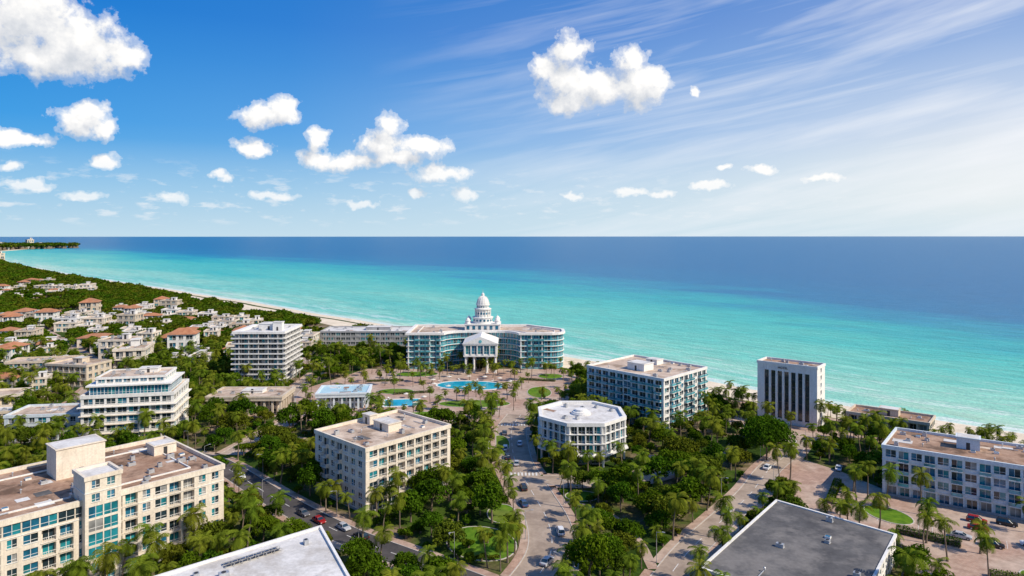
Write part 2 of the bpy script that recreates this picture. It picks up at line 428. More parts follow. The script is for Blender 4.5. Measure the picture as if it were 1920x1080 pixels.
# ---- white fin tower
a0=Vector((107.5,299)); a1=Vector((126.5,283)); u=(a1-a0).normalized(); nb=Vector((-u.y,u.x))
poly11=[tuple(a0),tuple(a1),tuple(a1+nb*11),tuple(a0+nb*11)]
b=Bld(); FOOT.append(poly11)
for i in range(4):
    fr=Fr(poly11[i],poly11[(i+1)%4]); L=fr.L
    if i in(0,2):
        m=2.6; nst=7; w=(L-2*m)/nst; W=b.P['walls']
        fr.quad(W,0,m,0,25,0,'white'); fr.quad(W,L-m,L,0,25,0,'white')
        fr.quad(W,m,L-m,0,2.0,0,'white'); fr.quad(W,m,L-m,22.2,25,0,'white')
        for k in range(nst):
            fr.quad(b.P['windows'],m+k*w,m+(k+1)*w,2.0,22.2,-.7,'gl1')
            for j in range(6): fr.box(b.P['spandrels'],m+k*w,m+(k+1)*w,-.7,-.6,2+j*3.37,2.5+j*3.37,'dark')
        for k in range(nst+1):
            uu=m+k*w; fr.box(b.P['fins'],uu-.45,uu+.45,-.72,.12,2.0,22.2,'white')
        W.poly([fr.p(m,0,2),fr.p(L-m,0,2),fr.p(L-m,-.7,2),fr.p(m,-.7,2)],'white')
        W.poly([fr.p(m,-.7,22.2),fr.p(L-m,-.7,22.2),fr.p(L-m,0,22.2),fr.p(m,0,22.2)],'white')
    else:
        facade(b,fr,0,25,8,'white',lambda i,j,n,f:'w' if i==1 else 's',3.3,.6,(6,1,1,1))
roof(b,poly11,25,'white','roofbrown',.8); clutter(b,poly11,25,7,None,2)
e=b.finish('fin_tower',ctr(poly11))
tc=bpy.data.curves.new('roof_sign','FONT'); tc.body='HOTEL'; tc.size=1.25; tc.extrude=.08; tc.space_character=1.1; tc.align_x='CENTER'
to=bpy.data.objects.new('roof_sign',tc); root.objects.link(to); tc.materials.append(M['dark'])
fr=Fr(poly11[0],poly11[1]); c=ctr(poly11); pp=fr.p(fr.L*.44,.2,23.3); to.parent=e
to.location=(pp[0]-c[0],pp[1]-c[1],pp[2]); to.rotation_euler=(R(90),0,math.atan2(u.y,u.x))
# ---- low seafront
poly12=[(137.5,280.5),(160.5,262.5),(169.5,273.5),(146.5,291.5)]
building('seafront_villa',poly12,7.5,2,'beige','roofbrown',['b','W','w','w'],bay=3.5,nclut=7,pent=[(153.5,277.5,7,5,2.6)],patches=3)
# ---- right apartment
poly13=[(115,212),(164,178.5),(179,198),(130,231)]
p13=lambda i,j,n,f:('d' if j==0 else ('p' if i%2 else 'W'))
building('balcony_apartment_block',poly13,14.6,4,'bluewhite','roofbrown',[p13,'w','w',lambda i,j,n,f:'W' if i%2 else 'w'],bay=3.5,gw=(4,3,1,4),rail='glass',nclut=30,pent=[(141,211,6,4.5,3.4)],patches=9)
# ---- dark flat roof
poly14=[(42,152),(66,132),(95,169),(74,191)]
building('flat_roofed_pavilion',poly14,6,2,'white','roofdark',['w']*4,nclut=8,patches=0,par=.3)
# ---- banded tower
poly3=rect(-137,384,26,30,1)
b=Bld(); FOOT.append(offset(poly3,1.5)); H3=27.6; nf=10; fh=H3/nf
for i in range(4):
    fr=Fr(poly3[i],poly3[(i+1)%4])
    facade(b,fr,0,H3,nf,'pale','g',3.0,.3,(7,1,1,1),fm='pale',lines=False)
    nn=5
    for k in range(nn): 
        uu=fr.L*(k+.5)/nn; fr.box(b.P['fins'],uu-.15,uu+.15,.01,1.25,.5,H3-.5,'pale')
for j in range(1,nf+1):
    z=j*fh
    b.P['balcony_slabs'].ring(offset(poly3,1.6),offset(poly3,-.1),z-.3,z,'pale')
    if j<nf: b.P['railings'].ring(offset(poly3,1.57),offset(poly3,1.42),z-.01,z+.5,'white')
roof(b,poly3,H3+.1,'white','roofwhite',.9,1.2,1.6)
clutter(b,poly3,H3+.1,8,[(-136,386,11,9,3.2),(-130,380,5,4,4.6)],3)
b.finish('banded_tower',ctr(poly3))
# ---- stepped building with blue glass attic
poly4=rect(-153,279,33,25,13)
pt4=lambda i,j,n,f:'d' if j==0 else 'W'
b=building('stepped_office_block',poly4,17.5,5,'white','rooftan',[pt4,pt4,'w',lambda i,j,n,f:'b'],bay=4.2,gw=(6,2,1,2),nclut=0,patches=0,finish=False,par=1.0)
up=offset(poly4,-2.2)
for i in range(4): 
    facade(b,Fr(up[i],up[(i+1)%4]),17.5,21.2,1,'bluewhite','g',2.6,.2,(0,4,0,8),lines=False)
b.P['canopy'].ring(offset(poly4,1.1),offset(poly4,-.1),13.7,14.0,'white')
b.P['canopy'].prism(offset(poly4,-1.2),21.3,21.8,'white','white',True)
up2=offset(poly4,-4)
for i in range(4): facade(b,Fr(up2[i],up2[(i+1)%4]),21.8,24.0,1,'white','W',3.0,.4,(2,2,0,5),lines=False)
roof(b,up2,24.0,'white','rooftan',.5); clutter(b,up2,24.0,7,[(-150,283,7,5,1.6)],2)
for j in range(1,5): b.P['balcony_slabs'].ring(offset(poly4,.7),offset(poly4,-.05),j*3.5-.22,j*3.5+.02,'cream')
b.finish('stepped_office_block',ctr(poly4))
building('annex_building',rect(-184,274,27,17,8),10,3,'bluewhite','rooftan',[lambda i,j,n,f:'W' if i%2 else 'w','w','w','w'],nclut=9,patches=3)
def colonnade(name,poly,h,wm,rm,ncol,pent=None):
    b=Bld(); FOOT.append(poly); inn=offset(poly,-2.2)
    for i in range(4):
        fr=Fr(inn[i],inn[(i+1)%4]); facade(b,fr,0,h-1.6,2,wm,'W',3.4,.4,(6,1,2,1),lines=False)
        fo=Fr(poly[i],poly[(i+1)%4]); nc=max(3,int(fo.L/ncol))
        for k in range(nc):
            uu=.5+(fo.L-1)*k/nc; fo.box(b.P['columns'],uu-.4,uu+.4,-.9,-.1,.4,h-1.6,wm)
    b.P['plinth'].prism(offset(poly,.6),0,.4,'kerb','paving')
    b.P['entablature'].prism(offset(poly,.4),h-1.6,h-.3,wm,wm,True)
    roof(b,poly,h,wm,rm,.5,.6,.5); clutter(b,poly,h,8,pent,4); b.finish(name,ctr(poly))
colonnade('colonnaded_pavilion',rect(-119,312,33,19,1),8.6,'beige','rooftan',3.4,[(-118,313,9,6,1.2)])
colonnade('blue_roofed_pavilion',rect(-79,322,23,17,6),7.6,'bluewhite','roofblue',3.6)
building('long_low_building',rect(-107,512,66,28,0),10,3,'palegrey','roofwhite',['W']*4,nclut=12,patches=4,pent=[(-100,514,18,10,2)])
building('hillside_apartments',rect(-236,372,26,17,-12),11,3,'beige','rooftan',['b','w','w','w'],nclut=8,patches=2,pent=[(-236,374,6,5,2.5)])
building('hillside_apartments',rect(-268,392,34,16,14),9,3,'beige','rooftan',['W','b','w','w'],nclut=8,patches=3)
building('hillside_apartments',rect(-243,310,38,14,16),8,2,'cream','rooftan',['b','w','w','w'],nclut=8,patches=3)
building('hillside_apartments',rect(-222,289,22,12,20),6,2,'beige','roofwhite',['W','w','w','w'],nclut=5,patches=2)
# ---- grand domed hotel
ph=[(-63,413),(-42,413),(-40.5,417),(-37,420.5),(-33,422.5),(-28,423.5),(-9,423.5),(-4,422.5),(0,420.5),(3.5,417),(5,413),(24,413),(27.5,414.2),(30.2,417),(31.5,421),(31.5,431),(10,452),(-63,452)]
b=Bld(); FOOT.append(offset(ph,2)); HH=20.4; nf=6; n=len(ph)
for i in range(n):
    fr=Fr(ph[i],ph[(i+1)%n])
    if fr.L>12 and i not in(5,):
        facade(b,fr,0,HH,nf,'teal' if i<15 else 'white',lambda i,j,n,f:'g' if i%4 in(0,) else 'p',3.2,.8,(2,6,0,5),'glass',lines=False)
        if i<12:
            for k in range(0,int(fr.L//6.4)+1):
                uu=min(fr.L-.4,.4+k*6.4); fr.box(b.P['pilasters'],uu-.35,uu+.35,.01,.5,0,HH-.3,'white')
    else:
        facade(b,fr,0,HH,nf,'teal','g',2.2,.15,(2,6,0,5),lines=False)
for j in range(1,nf): b.P['balcony_slabs'].ring(offset(ph,.75),offset(ph,-.05),j*HH/nf-.22,j*HH/nf+.06,'white')
roof(b,ph,HH+.3,'white','rooftan',.9,1.3,.6)
b.P['roof'].ring(offset(ph,-5),offset(ph,-5.4),HH+.31,HH+.8,'white')
clutter(b,[(-62,415),(-40,415),(-40,450),(-62,450)],HH+.31,7,None,2); clutter(b,[(5,415),(25,415),(25,430),(5,450)],HH+.31,7,None,2)
T=b.P['portico']; px0,px1,py0,py1=-28,-9,399,423
for yb in(399.8,407,414):
    for k,xx in enumerate((-27.2,-22.3,-14.7,-9.8)):
        T.tube((xx,yb,.5),(xx,yb,9.3),.62,.52,'white',14); T.box(xx-.85,xx+.85,yb-.85,yb+.85,0,.5,'white'); T.box(xx-.8,xx+.8,yb-.8,yb+.8,9.3,9.6,'white')
T.prism([(px0-.4,py0-.4),(px1+.4,py0-.4),(px1+.4,py1-.1),(px0-.4,py1-.1)],9.601,10.4,'white','white',True)
pp=[(px0,py0),(px1,py0),(px1,py1-.12),(px0,py1-.12)]
for i in(0,1,3):
    fr=Fr(pp[i],pp[(i+1)%4]); facade(b,fr,10.4,16.4,1,'white','g',3.6,.8,(1,6,0,6),lines=False)
    for k in range(6):
        uu=.4+(fr.L-.8)*k/5; fr.box(T,uu-.35,uu+.35,.01,.45,10.4,16.2,'white')
T.prism([(px0-.8,py0-.8),(px1+.8,py0-.8),(px1+.8,py1-.1),(px0-.8,py1-.1)],16.401,17.2,'white','white',True)
xm=(px0+px1)/2
def gable(y0,y1,xa,xb,z0,z1,m):
    T.poly([(xa,y0,z0),(xb,y0,z0),(xm,y0,z1)],m); 
    T.poly([(xa,y0,z0),(xm,y0,z1),(xm,y1,z1),(xa,y1,z0)],m); T.poly([(xm,y0,z1),(xb,y0,z0),(xb,y1,z0),(xm,y1,z1)],m); T.poly([(xb,y1,z0),(xa,y1,z0),(xm,y1,z1)],m)
gable(py0-1.0,py0+.1,px0-1.2,px1+1.2,17.21,21.4,'white'); gable(py0-.2,py1+8,px0-.6,px1+.6,17.22,20.9,'white')
T.tube((xm,py0-1.0,18.6),(xm,py0-1.15,18.6),.9,.9,'teal',16)
D=b.P['dome_tower']; cx,cy=-18.5,434; q_=.86
D.box(cx-11,cx+11,cy-7,cy+7,HH+.3,24.6,'white'); D.box(cx-11.5,cx+11.5,cy-7.5,cy+7.5,24.601,25.1,'white')
for i in range(6):
    x=cx-9+i*3.6; b.P['windows'].box(x-.9,x+.9,cy-7.06,cy-6.9,21.6,24.0,'gl4')
for sx in(-1,1):
    for sy in(-1,1):
        D.lathe(cx+sx*9.2,cy+sy*5.3,[(1.5,25.1),(1.5,27.0),(1.8,27.0),(1.8,27.3),(1.4,27.4),(1.2,28),(.7,28.6),(.2,28.9),(.1,29.4),(.02,30.2)],'white',16)
prof0=[(7.2,25.1),(7.2,28.4),(7.8,28.5),(7.8,28.9),(6.0,29.0),(5.0,29.2),(5.0,33.6),(6.2,33.7),(6.2,34.2),(5.2,34.4),(4.6,34.6),(4.6,36.3),(5.1,36.4),(5.1,36.8),(4.5,36.9),(4.4,38.0),(4.05,39.3),(3.4,40.5),(2.5,41.4),(1.4,42.0),(1.1,42.1),(1.1,43.0),(1.3,43.1),(.9,43.6),(.35,44.0),(.12,44.4),(.05,46.3)]
D.lathe(cx,cy,[(r*q_,z) for r,z in prof0],'white',32)
for k in range(16):
    a=2*math.pi*k/16; D.tube((cx+5.7*q_*math.cos(a),cy+5.7*q_*math.sin(a),29.0),(cx+5.7*q_*math.cos(a),cy+5.7*q_*math.sin(a),33.7),.25,.22,'white',8)
    a+=math.pi/16
    for rr,zz,sz,mt in((5.0,31.2,.7,'gl4'),(7.2,27,.75,'gl4'),(4.6,35.4,.45,'gl4')):
        x,y=cx+rr*q_*math.cos(a),cy+rr*q_*math.sin(a)
        b.P['windows'].tube((x-.06*math.cos(a),y-.06*math.sin(a),zz),(x+.05*math.cos(a),y+.05*math.sin(a),zz),sz,sz,mt,10)
    a-=math.pi/16
    prof=[(5.1,36.9),(4.5,38.0),(4.15,39.3),(3.5,40.5),(2.6,41.45),(1.5,42.05)]
    for i in range(5):
        D.tube((cx+prof[i][0]*q_*math.cos(a),cy+prof[i][0]*q_*math.sin(a),prof[i][1]),(cx+prof[i+1][0]*q_*math.cos(a),cy+prof[i+1][0]*q_*math.sin(a),prof[i+1][1]),.11,.11,'white',5,False)
b.finish('domed_grand_hotel',(-18,430))
# ------------------------------------------------------------------ coast, sea, ground
S2=math.sqrt(2)
cp=[(-1363,1896),(-922,1422),(-544,1056),(-307,819),(-104,606),(36,455),(109,376),(153,326),(209,279)]
ct=[((x-y)/S2,(x+y)/S2) for x,y in cp]+[(200,340),(600,350),(60000,360),(-2600,372),(-2800,415),(-3100,430),(-3300,380),(-3600,250),(-8000,120),(-140000,50)]
ct.sort(); ct_t=[a for a,_ in ct]; ct_s=[c for _,c in ct]
def sc(t): return float(np.interp(t,ct_t,ct_s))+1.6*math.sin(t/47)+1.0*math.sin(t/19+1)
dp=[(410,550),(324,751),(258,938),(103,1217),(-60,1500),(-3127,4654)]
dt=sorted([((x-y)/S2,(x+y)/S2) for x,y in dp]+[(300,590),(60000,590),(-140000,1500)])
def sd(t): return float(np.interp(t,[a for a,_ in dt],[c for _,c in dt]))
def XY(t,s): return ((s+t)/S2,(s-t)/S2)
ts=np.unique(np.concatenate([np.array([-140000,-90000,-60000,-40000,-25000,-15000,-11000,-8000.]),np.arange(-6500,-1500,120.),np.arange(-1500,400,12.),np.arange(400,3000,150.),np.array([5000,12000,30000,60000.])]))
ds=[-.05,-.02,0,.01,.03,.06,.1,.15,.2,.3,.4,.5,.6,.7,.8,.9,1,1.1,1.25,1.5,2,3,5,10,30,100,300,600]
V=[];A_d=[];A_s=[];A_t=[];F=[]
for t in ts:
    c=sc(t); k=sd(t)-c
    for d in ds:
        x,y=XY(t,c+d*k); V.append((x,y,-.3)); A_d.append(d); A_s.append(d*k); A_t.append(t)
nd=len(ds)
for i in range(len(ts)-1):
    for j in range(nd-1):
        a=i*nd+j; F.append((a,a+nd,a+nd+1,a+1))
me=bpy.data.meshes.new('sea'); me.from_pydata(V,[],F)
for nme,dat in(('d',A_d),('shore',A_s),('along',A_t)):
    at=me.attributes.new(nme,'FLOAT','POINT'); at.data.foreach_set('value',dat)
me.update(); sea=bpy.data.objects.new('sea',me); root.objects.link(sea)
m,nt,p=base_mat('sea_water',.32,.17); p.inputs['IOR'].default_value=1.33
p.inputs['Specular Tint'].default_value=(.7,.92,1,1)
ad=N(nt,'ShaderNodeAttribute',attribute_name='d').outputs['Fac']; ash=N(nt,'ShaderNodeAttribute',attribute_name='shore').outputs['Fac']; al=N(nt,'ShaderNodeAttribute',attribute_name='along').outputs['Fac']
cb=N(nt,'ShaderNodeCombineXYZ'); nt.links.new(al,cb.inputs[0]); nt.links.new(ash,cb.inputs[1]); C=cb.outputs[0]
n1=noise(nt,vmul(nt,C,(.0016,.007,1)),1,5,.6); n2=noise(nt,vmul(nt,C,(.006,.03,1)),1,5,.6)
dd=math_(nt,'ADD',ad,math_(nt,'MULTIPLY',math_(nt,'SUBTRACT',n1,.5),1.25)); dd=math_(nt,'ADD',dd,math_(nt,'MULTIPLY',math_(nt,'SUBTRACT',n2,.5),.45))
dd=math_(nt,'MAXIMUM',dd,math_(nt,'MULTIPLY',ad,.5))
dd2=math_(nt,'MULTIPLY',dd,.5,clamp=True)
colr=ramp(nt,dd2,[(0,(.44,.64,.47)),(.03,(.27,.60,.46)),(.12,(.14,.53,.42)),(.28,(.05,.46,.40)),(.42,(.010,.36,.38)),(.52,(.003,.24,.36)),(.65,(.002,.16,.32)),(1,(.002,.135,.30))])
fn=noise(nt,vmul(nt,C,(.03,.28,1)),1,6,.7)
fm1=math_(nt,'MULTIPLY',ramp(nt,fn,[(.565,0.0),(.63,1.0)]),ramp(nt,math_(nt,'DIVIDE',ash,140),[(.0,1.0),(.2,.7),(.6,.4),(1.0,0.0)]))
fn2=noise(nt,vmul(nt,C,(.05,.5,1)),1,5,.7)
sw=ramp(nt,math_(nt,'ADD',math_(nt,'DIVIDE',ash,18),math_(nt,'MULTIPLY',math_(nt,'SUBTRACT',fn2,.5),1.2)),[(.0,.9),(.25,.3),(.38,.9),(.55,0.0)])
sw2=ramp(nt,math_(nt,'ADD',math_(nt,'DIVIDE',ash,60),math_(nt,'MULTIPLY',math_(nt,'SUBTRACT',fn,.5),.7)),[(.50,0.0),(.56,.9),(.60,.15),(.68,0.0)])
fo=math_(nt,'MAXIMUM',math_(nt,'MAXIMUM',fm1,sw,clamp=True),math_(nt,'MULTIPLY',sw2,ramp(nt,fn2,[(.38,0.0),(.55,1.0)])),clamp=True)
cap=math_(nt,'MULTIPLY',ramp(nt,noise(nt,vmul(nt,C,(.06,.22,1)),1,4,.75),[(.64,0.0),(.71,.5)]),ramp(nt,ad,[(0,1.0),(1,.7)]))
fo=math_(nt,'MAXIMUM',fo,cap,clamp=True)
wt=noise(nt,vmul(nt,C,(.025,.13,1)),1,6,.8)
colr=mix(nt,1.0,colr,ramp(nt,wt,[(.3,.70),(.7,1.27)]),'MULTIPLY')
colr=mix(nt,fo,colr,(.76,.80,.77))
nt.links.new(colr,p.inputs['Base Color'])
g=N(nt,'ShaderNodeNewGeometry').outputs['Position']
wv=math_(nt,'ADD',noise(nt,vmul(nt,C,(.05,.16,1)),1,6,.65),math_(nt,'MULTIPLY',noise(nt,g,.45,4,.6),.5))
bp=N(nt,'ShaderNodeBump'); bp.inputs['Strength'].default_value=.7; bp.inputs['Distance'].default_value=1.8
nt.links.new(wv,bp.inputs['Height']); nt.links.new(bp.outputs[0],p.inputs['Normal'])
me.materials.append(m)
# beach
def bw(t): return float(np.interp(t,[-2000,-700,-300,-200,-60],[48,42,32,25,27]))
V=[];F=[]; tb=np.unique(np.concatenate([np.arange(-3400,-1500,40.),np.arange(-1500,700,8.)]))
for t in tb:
    c=sc(t); w=bw(t)
    for ds_,z in((-w-.8*math.sin(t/11),.03),(-w*.5,.03),(-2,-.12),(1.5,-.33),(14,-1.6)):
        x,y=XY(t,c+ds_); V.append((x,y,z))
for i in range(len(tb)-1):
    for j in range(4):
        a=i*5+j; F.append((a,a+5,a+6,a+1))
me=bpy.data.meshes.new('beach'); me.from_pydata(V,[],F); me.update()
M['sand']=surf('sand',(.70,.58,.43),(.84,.74,.58),.2,.95,.1,stain=(.58,.49,.37),amt=.5,bump=.2); me.materials.append(M['sand'])
root.objects.link(bpy.data.objects.new('beach',me))
V=[];F=[]
for t in ts[ts>-9000]:
    c=sc(t)
    x,y=XY(t,c-12); V.append((x,y,0)); x,y=XY(t,-12000); V.append((x,y,0))
for i in range(len(V)//2-1): F.append((2*i+1,2*i+3,2*i+2,2*i))
me=bpy.data.meshes.new('ground'); me.from_pydata(V,[],F); me.update(); me.materials.append(M['ground'])
root.objects.link(bpy.data.objects.new('ground',me))
def sheet(name,poly,z,m,kerb=None,kw=.3):
    mb=MB()
    mb.poly([(p[0],p[1],z) for p in poly],m)
    if kerb: mb.ring(offset(poly,kw),poly,0,kerb,'kerb')
    return mb.obj(name,origin=(ctr(poly)[0],ctr(poly)[1],0))
def ell(cx,cy,rx,ry,n=32,rot=0,wob=0):
    out=[]
    for k in range(n):
        a=2*math.pi*k/n; w=1+wob*math.cos(2*a+.7); x=rx*w*math.cos(a);y=ry*w*math.sin(a)
        c,s=math.cos(R(rot)),math.sin(R(rot)); out.append((cx+x*c-y*s,cy+x*s+y*c))
    return out
head=[(-3130,4452),(-2743,3657),(-3500,3500),(-4600,5000),(-3900,5250)][::-1]
mb=MB(); mb.poly([(p[0],p[1],.6) for p in head],'ground'); mb.ring(offset(head,25),offset(head,-15),-.4,.8,'sand'); mb.obj('headland')
plaza=[(-112,350),(-96,297),(-30,292),(10,292),(27,330),(38,398),(30,412),(-88,412),(-100,380)]
sheet('plaza_pavement',plaza,.012,'paving')
parking=[(98,256),(92,236),(84,212),(80,197),(97,170),(92,150),(98,105),(190,105),(200,160),(118,214),(112,232)]
sheet('parking_pavement',parking,.012,'paving')
seafr=[(88,300),(105,262),(132,272),(150,268),(130,284),(104,306)]
sheet('forecourt_pavement',seafr,.012,'paving')
pool1=ell(-22,366,16.5,11.5,40,0,.12); pool2=rect(-53,328,16,13,8)
for pl in(pool1,pool2):
    mb=MB(); mb.poly([(p[0],p[1],.09) for p in pl],'pool'); mb.ring(offset(pl,1.0),pl,0,.16,'white'); mb.obj('swimming_pool',origin=(*ctr(pl),0))
lawns=[ell(-18,326,17,7,32),ell(-38,305,10,6,24),ell(-8,178,8,11,28,15,.1),ell(-3,197,4,6.5,20),ell(21.5,210,5,4,20),ell(-88,352,8,7,24),ell(14,350,6,12,20),ell(-55,396,12,7,20),ell(22,390,7,7,20),ell(120,262,8,4,20,-40),ell(-76,300,9,4,20),ell(-60,352,9,6,20),ell(12,318,5,9,20),ell(108,196,5,7,20,20),ell(150,150,12,6,20,-35),ell(128,157,9,5,20,-35),ell(-92,206,7,5,20,30),ell(-5,262,4,12,20)]
for l in lawns: sheet('lawn',l,.10,'grass',.15)
# roads
ROADS=[]
def resample(pl,step=2.0):
    P=[Vector(p) for p in pl]; P=[P[0]*2-P[1]]+P+[P[-1]*2-P[-2]]; out=[]
    for i in range(1,len(P)-2):
        L=(P[i+1]-P[i]).length; n=max(2,int(L/step))
        for k in range(n):
            t=k/n; a,b,c,d=P[i-1],P[i],P[i+1],P[i+2]
            out.append(.5*((2*b)+(-a+c)*t+(2*a-5*b+4*c-d)*t*t+(-a+3*b-3*c+d)*t**3))
    out.append(P[-2]); return out
def ribbon(pl,o0,o1,z,mb,m,skip=None,dash=None):
    n=len(pl); 
    def nr(i):
        d=(pl[min(n-1,i+1)]-pl[max(0,i-1)]).normalized(); return Vector((d.y,-d.x))
    for i in range(n-1):
        if dash and (i//dash)%2: continue
        a,b=pl[i],pl[i+1]; na,nb_=nr(i),nr(i+1)
        q=[a+na*o0,a+na*o1,b+nb_*o1,b+nb_*o0]
        if skip and skip(((q[0]+q[2])/2)): continue
        if isinstance(z,tuple):
            mb.hexa([(q[k].x,q[k].y,z[0]) for k in(0,1,2,3)]+[(q[k].x,q[k].y,z[1]) for k in(0,1,2,3)],m)
        else: mb.poly([(v.x,v.y,z) for v in q],m)
defs=[('main_road',[(4,306),(0,285),(0,262),(1.5,240),(6,215),(10,192),(10,174),(5,158),(-4,140),(-12,118)],12,'paleroad'),
('side_street',[(8,224),(24,223),(42,226),(56,236)],8,'paleroad'),
('west_street',[(-135,252),(-112,246),(-97,234),(-72,208),(-46,184),(-24,168),(-2,152)],8.5,'asphalt'),
('east_street',[(112,268),(102,252),(88,234),(74,212),(59,192),(44,172),(30,148),(20,128)],7.5,'paleroad'),
('promenade',[XY(t,sc(t)-29.5) for t in range(-235,260,25)],3.5,'paving'),
('courtyard_road',[(-104,250),(-100,275),(-98,300),(-112,345),(-114,400)],6.5,'paleroad'),
('town_road',[(-200,300),(-215,345),(-240,400),(-300,470),(-420,600)],9,'paleroad'),
('town_road',[(-110,420),(-150,450),(-250,500),(-420,560),(-600,700)],9,'paleroad'),
('garden_path',[(17,206),(28,196),(33,180),(34,164)],2.6,'paving'),
('garden_path',[(-20,262),(-32,268),(-60,262),(-88,272)],2.8,'paving'),
('garden_path',[(46,250),(62,244),(78,250),(90,276)],2.8,'paving')]
for nme,pl,w,mt in defs: ROADS.append((resample(pl),w,[tuple(q) for q in pl]))
for ri,(nme,pl,w,mt) in enumerate(defs):
    rs=ROADS[ri][0]; mb=MB(); ribbon(rs,-w/2,w/2,.02+.004*ri,mb,mt); mb.obj(nme)
    if nme in('promenade','garden_path') : continue
    others=[(r[2],r[1]) for k,r in enumerate(ROADS) if k!=ri]
    sk=lambda p:any(dline((p.x,p.y),o[0])<o[1]/2+.4 for o in others) or any(inside((p.x,p.y),f) for f in FOOT)
    mb=MB()
    for s in(-1,1):
        ribbon(rs,min(s*w/2,s*(w/2+.25)),max(s*w/2,s*(w/2+.25)),(0,.14),mb,'kerb',sk)
        ribbon(rs,min(s*(w/2+.25),s*(w/2+2.4)),max(s*(w/2+.25),s*(w/2+2.4)),.12,mb,'paving',sk)
    mb.obj(nme.replace('road','pavement').replace('street','pavement'))
    mb=MB(); ribbon(rs,-.1,.1,.07,mb,'paint',None,2)
    if nme=='main_road':
        for yy,xc in((288,0.6),(228,3.5)):
            for k in range(9): mb.poly([(xc-5.2+k*1.2,yy,.075),(xc-4.6+k*1.2,yy,.075),(xc-4.6+k*1.2,yy+3,.075),(xc-5.2+k*1.2,yy+3,.075)],'paint')
    mb.obj('road_marking')
mb=MB()
for k in range(12):
    x=100+k*2.7; y=200-k*1.9
    mb.poly([(x,y,.03),(x+.12,y,.03),(x-2.9+.12,y-4.4,.03),(x-2.9,y-4.4,.03)],'paint')
mb.obj('parking_marking')
# ------------------------------------------------------------------ cars
grid=defaultdict(list)
def carmesh(colr,suv=False):
    mb=MB(); c='car_'+colr; hz=1.62 if suv else 1.42
    st=[(-2.3,.45,.62,.78),(-2.22,.28,.80,.86),(-1.5,.24,.90,.92),(1.1,.24,.92,.92),(1.95,.26,.82,.88),(2.28,.32,.70,.78),(2.33,.42,.58,.66)]
    for i in range(len(st)-1):
        a,b_=st[i],st[i+1]
        mb.hexa([(a[0],-a[3],a[1]),(b_[0],-b_[3],b_[1]),(b_[0],b_[3],b_[1]),(a[0],a[3],a[1]),(a[0],-a[3]*.95,a[2]),(b_[0],-b_[3]*.95,b_[2]),(b_[0],b_[3]*.95,b_[2]),(a[0],a[3]*.95,a[2])],c)
    x0,x1,x2,x3=(-2.1,-1.75,.35,1.15) if suv else (-1.75,-1.05,.3,1.15)
    g=[(x0,-.84,.9),(x3,-.84,.9),(x3,.84,.9),(x0,.84,.9),(x1,-.66,hz-.04),(x2,-.66,hz-.04),(x2,.66,hz-.04),(x1,.66,hz-.04)]
    mb.hexa(g,'gl1'); mb.hexa([(x1-.06,-.68,hz-.05),(x2+.06,-.68,hz-.05),(x2+.06,.68,hz-.05),(x1-.06,.68,hz-.05),(x1,-.6,hz+.02),(x2,-.6,hz+.02),(x2,.6,hz+.02),(x1,.6,hz+.02)],c)
    for s in(-1,1):
        for (xa,xb) in((x0,x1),(x3,x2)): mb.tube((xa,s*.85,.9),(xb,s*.67,hz-.03),.045,.045,c,5)
        mb.tube((-.35,s*.855,.9),(-.4,s*.675,hz-.03),.045,.045,c,5)
        mb.box(2.27,2.35,s*.62-.14,s*.62+.14,.5,.62,'white'); mb.box(-2.32,-2.26,s*.62-.14,s*.62+.14,.55,.7,'car_red')
        mb.box(.85,1.0,s*.98-.08,s*.98+.08,.88,1.0,c)
        for xx in(-1.4,1.45):
            mb.tube((xx,s*.74,.33),(xx,s*.94,.33),.33,.33,'rubber',14); mb.tube((xx,s*.941,.33),(xx,s*.955,.33),.2,.2,'metal',10)
    return mb.mesh('car_body')
CM={(k,s):carmesh(k,s) for k in('silver','white','black','red','blue','grey') for s in(False,True)}
for x,y,dg,k,s in [(-1.6,246,95,'black',False),(1.6,239,88,'silver',False),(3.6,216,100,'black',True),(3.4,203,106,'blue',False),(8.6,167,60,'silver',False),(3.0,262,90,'white',False),(-3,276,90,'grey',False),(-2.5,256,90,'white',True),
    (127,186,-35,'red',False),(137,189,-35,'black',True),(130,191,-35,'red',True),(112,234,60,'white',False),(148,180,-35,'grey',False),(119,181,-35,'silver',False),(134,176,150,'white',False),(124,176,-35,'black',True),
    (-60,196,-45,'grey',False),(-90,226,-45,'white',False),(-40,181,140,'black',False),(62,197,52,'silver',True),(88,235,52,'white',False),(-120,250,-30,'silver',False),(-101,285,90,'white',False),(-106,320,110,'black',False),(13,184,95,'white',True),(104,258,60,'black',False),(-205,320,70,'red',False),(-46,186.5,-45,'silver',False),(-54,191,-45,'red',False)]:
    o=bpy.data.objects.new('car',CM[(k,s)]); root.objects.link(o); o.location=(x,y,.06); o.rotation_euler=(0,0,R(dg)); o.scale=(1.08,1.08,1.08)
    for q in (0,-6): grid[(int(x//10),int((y+q)//10))].append((x,y+q,6))
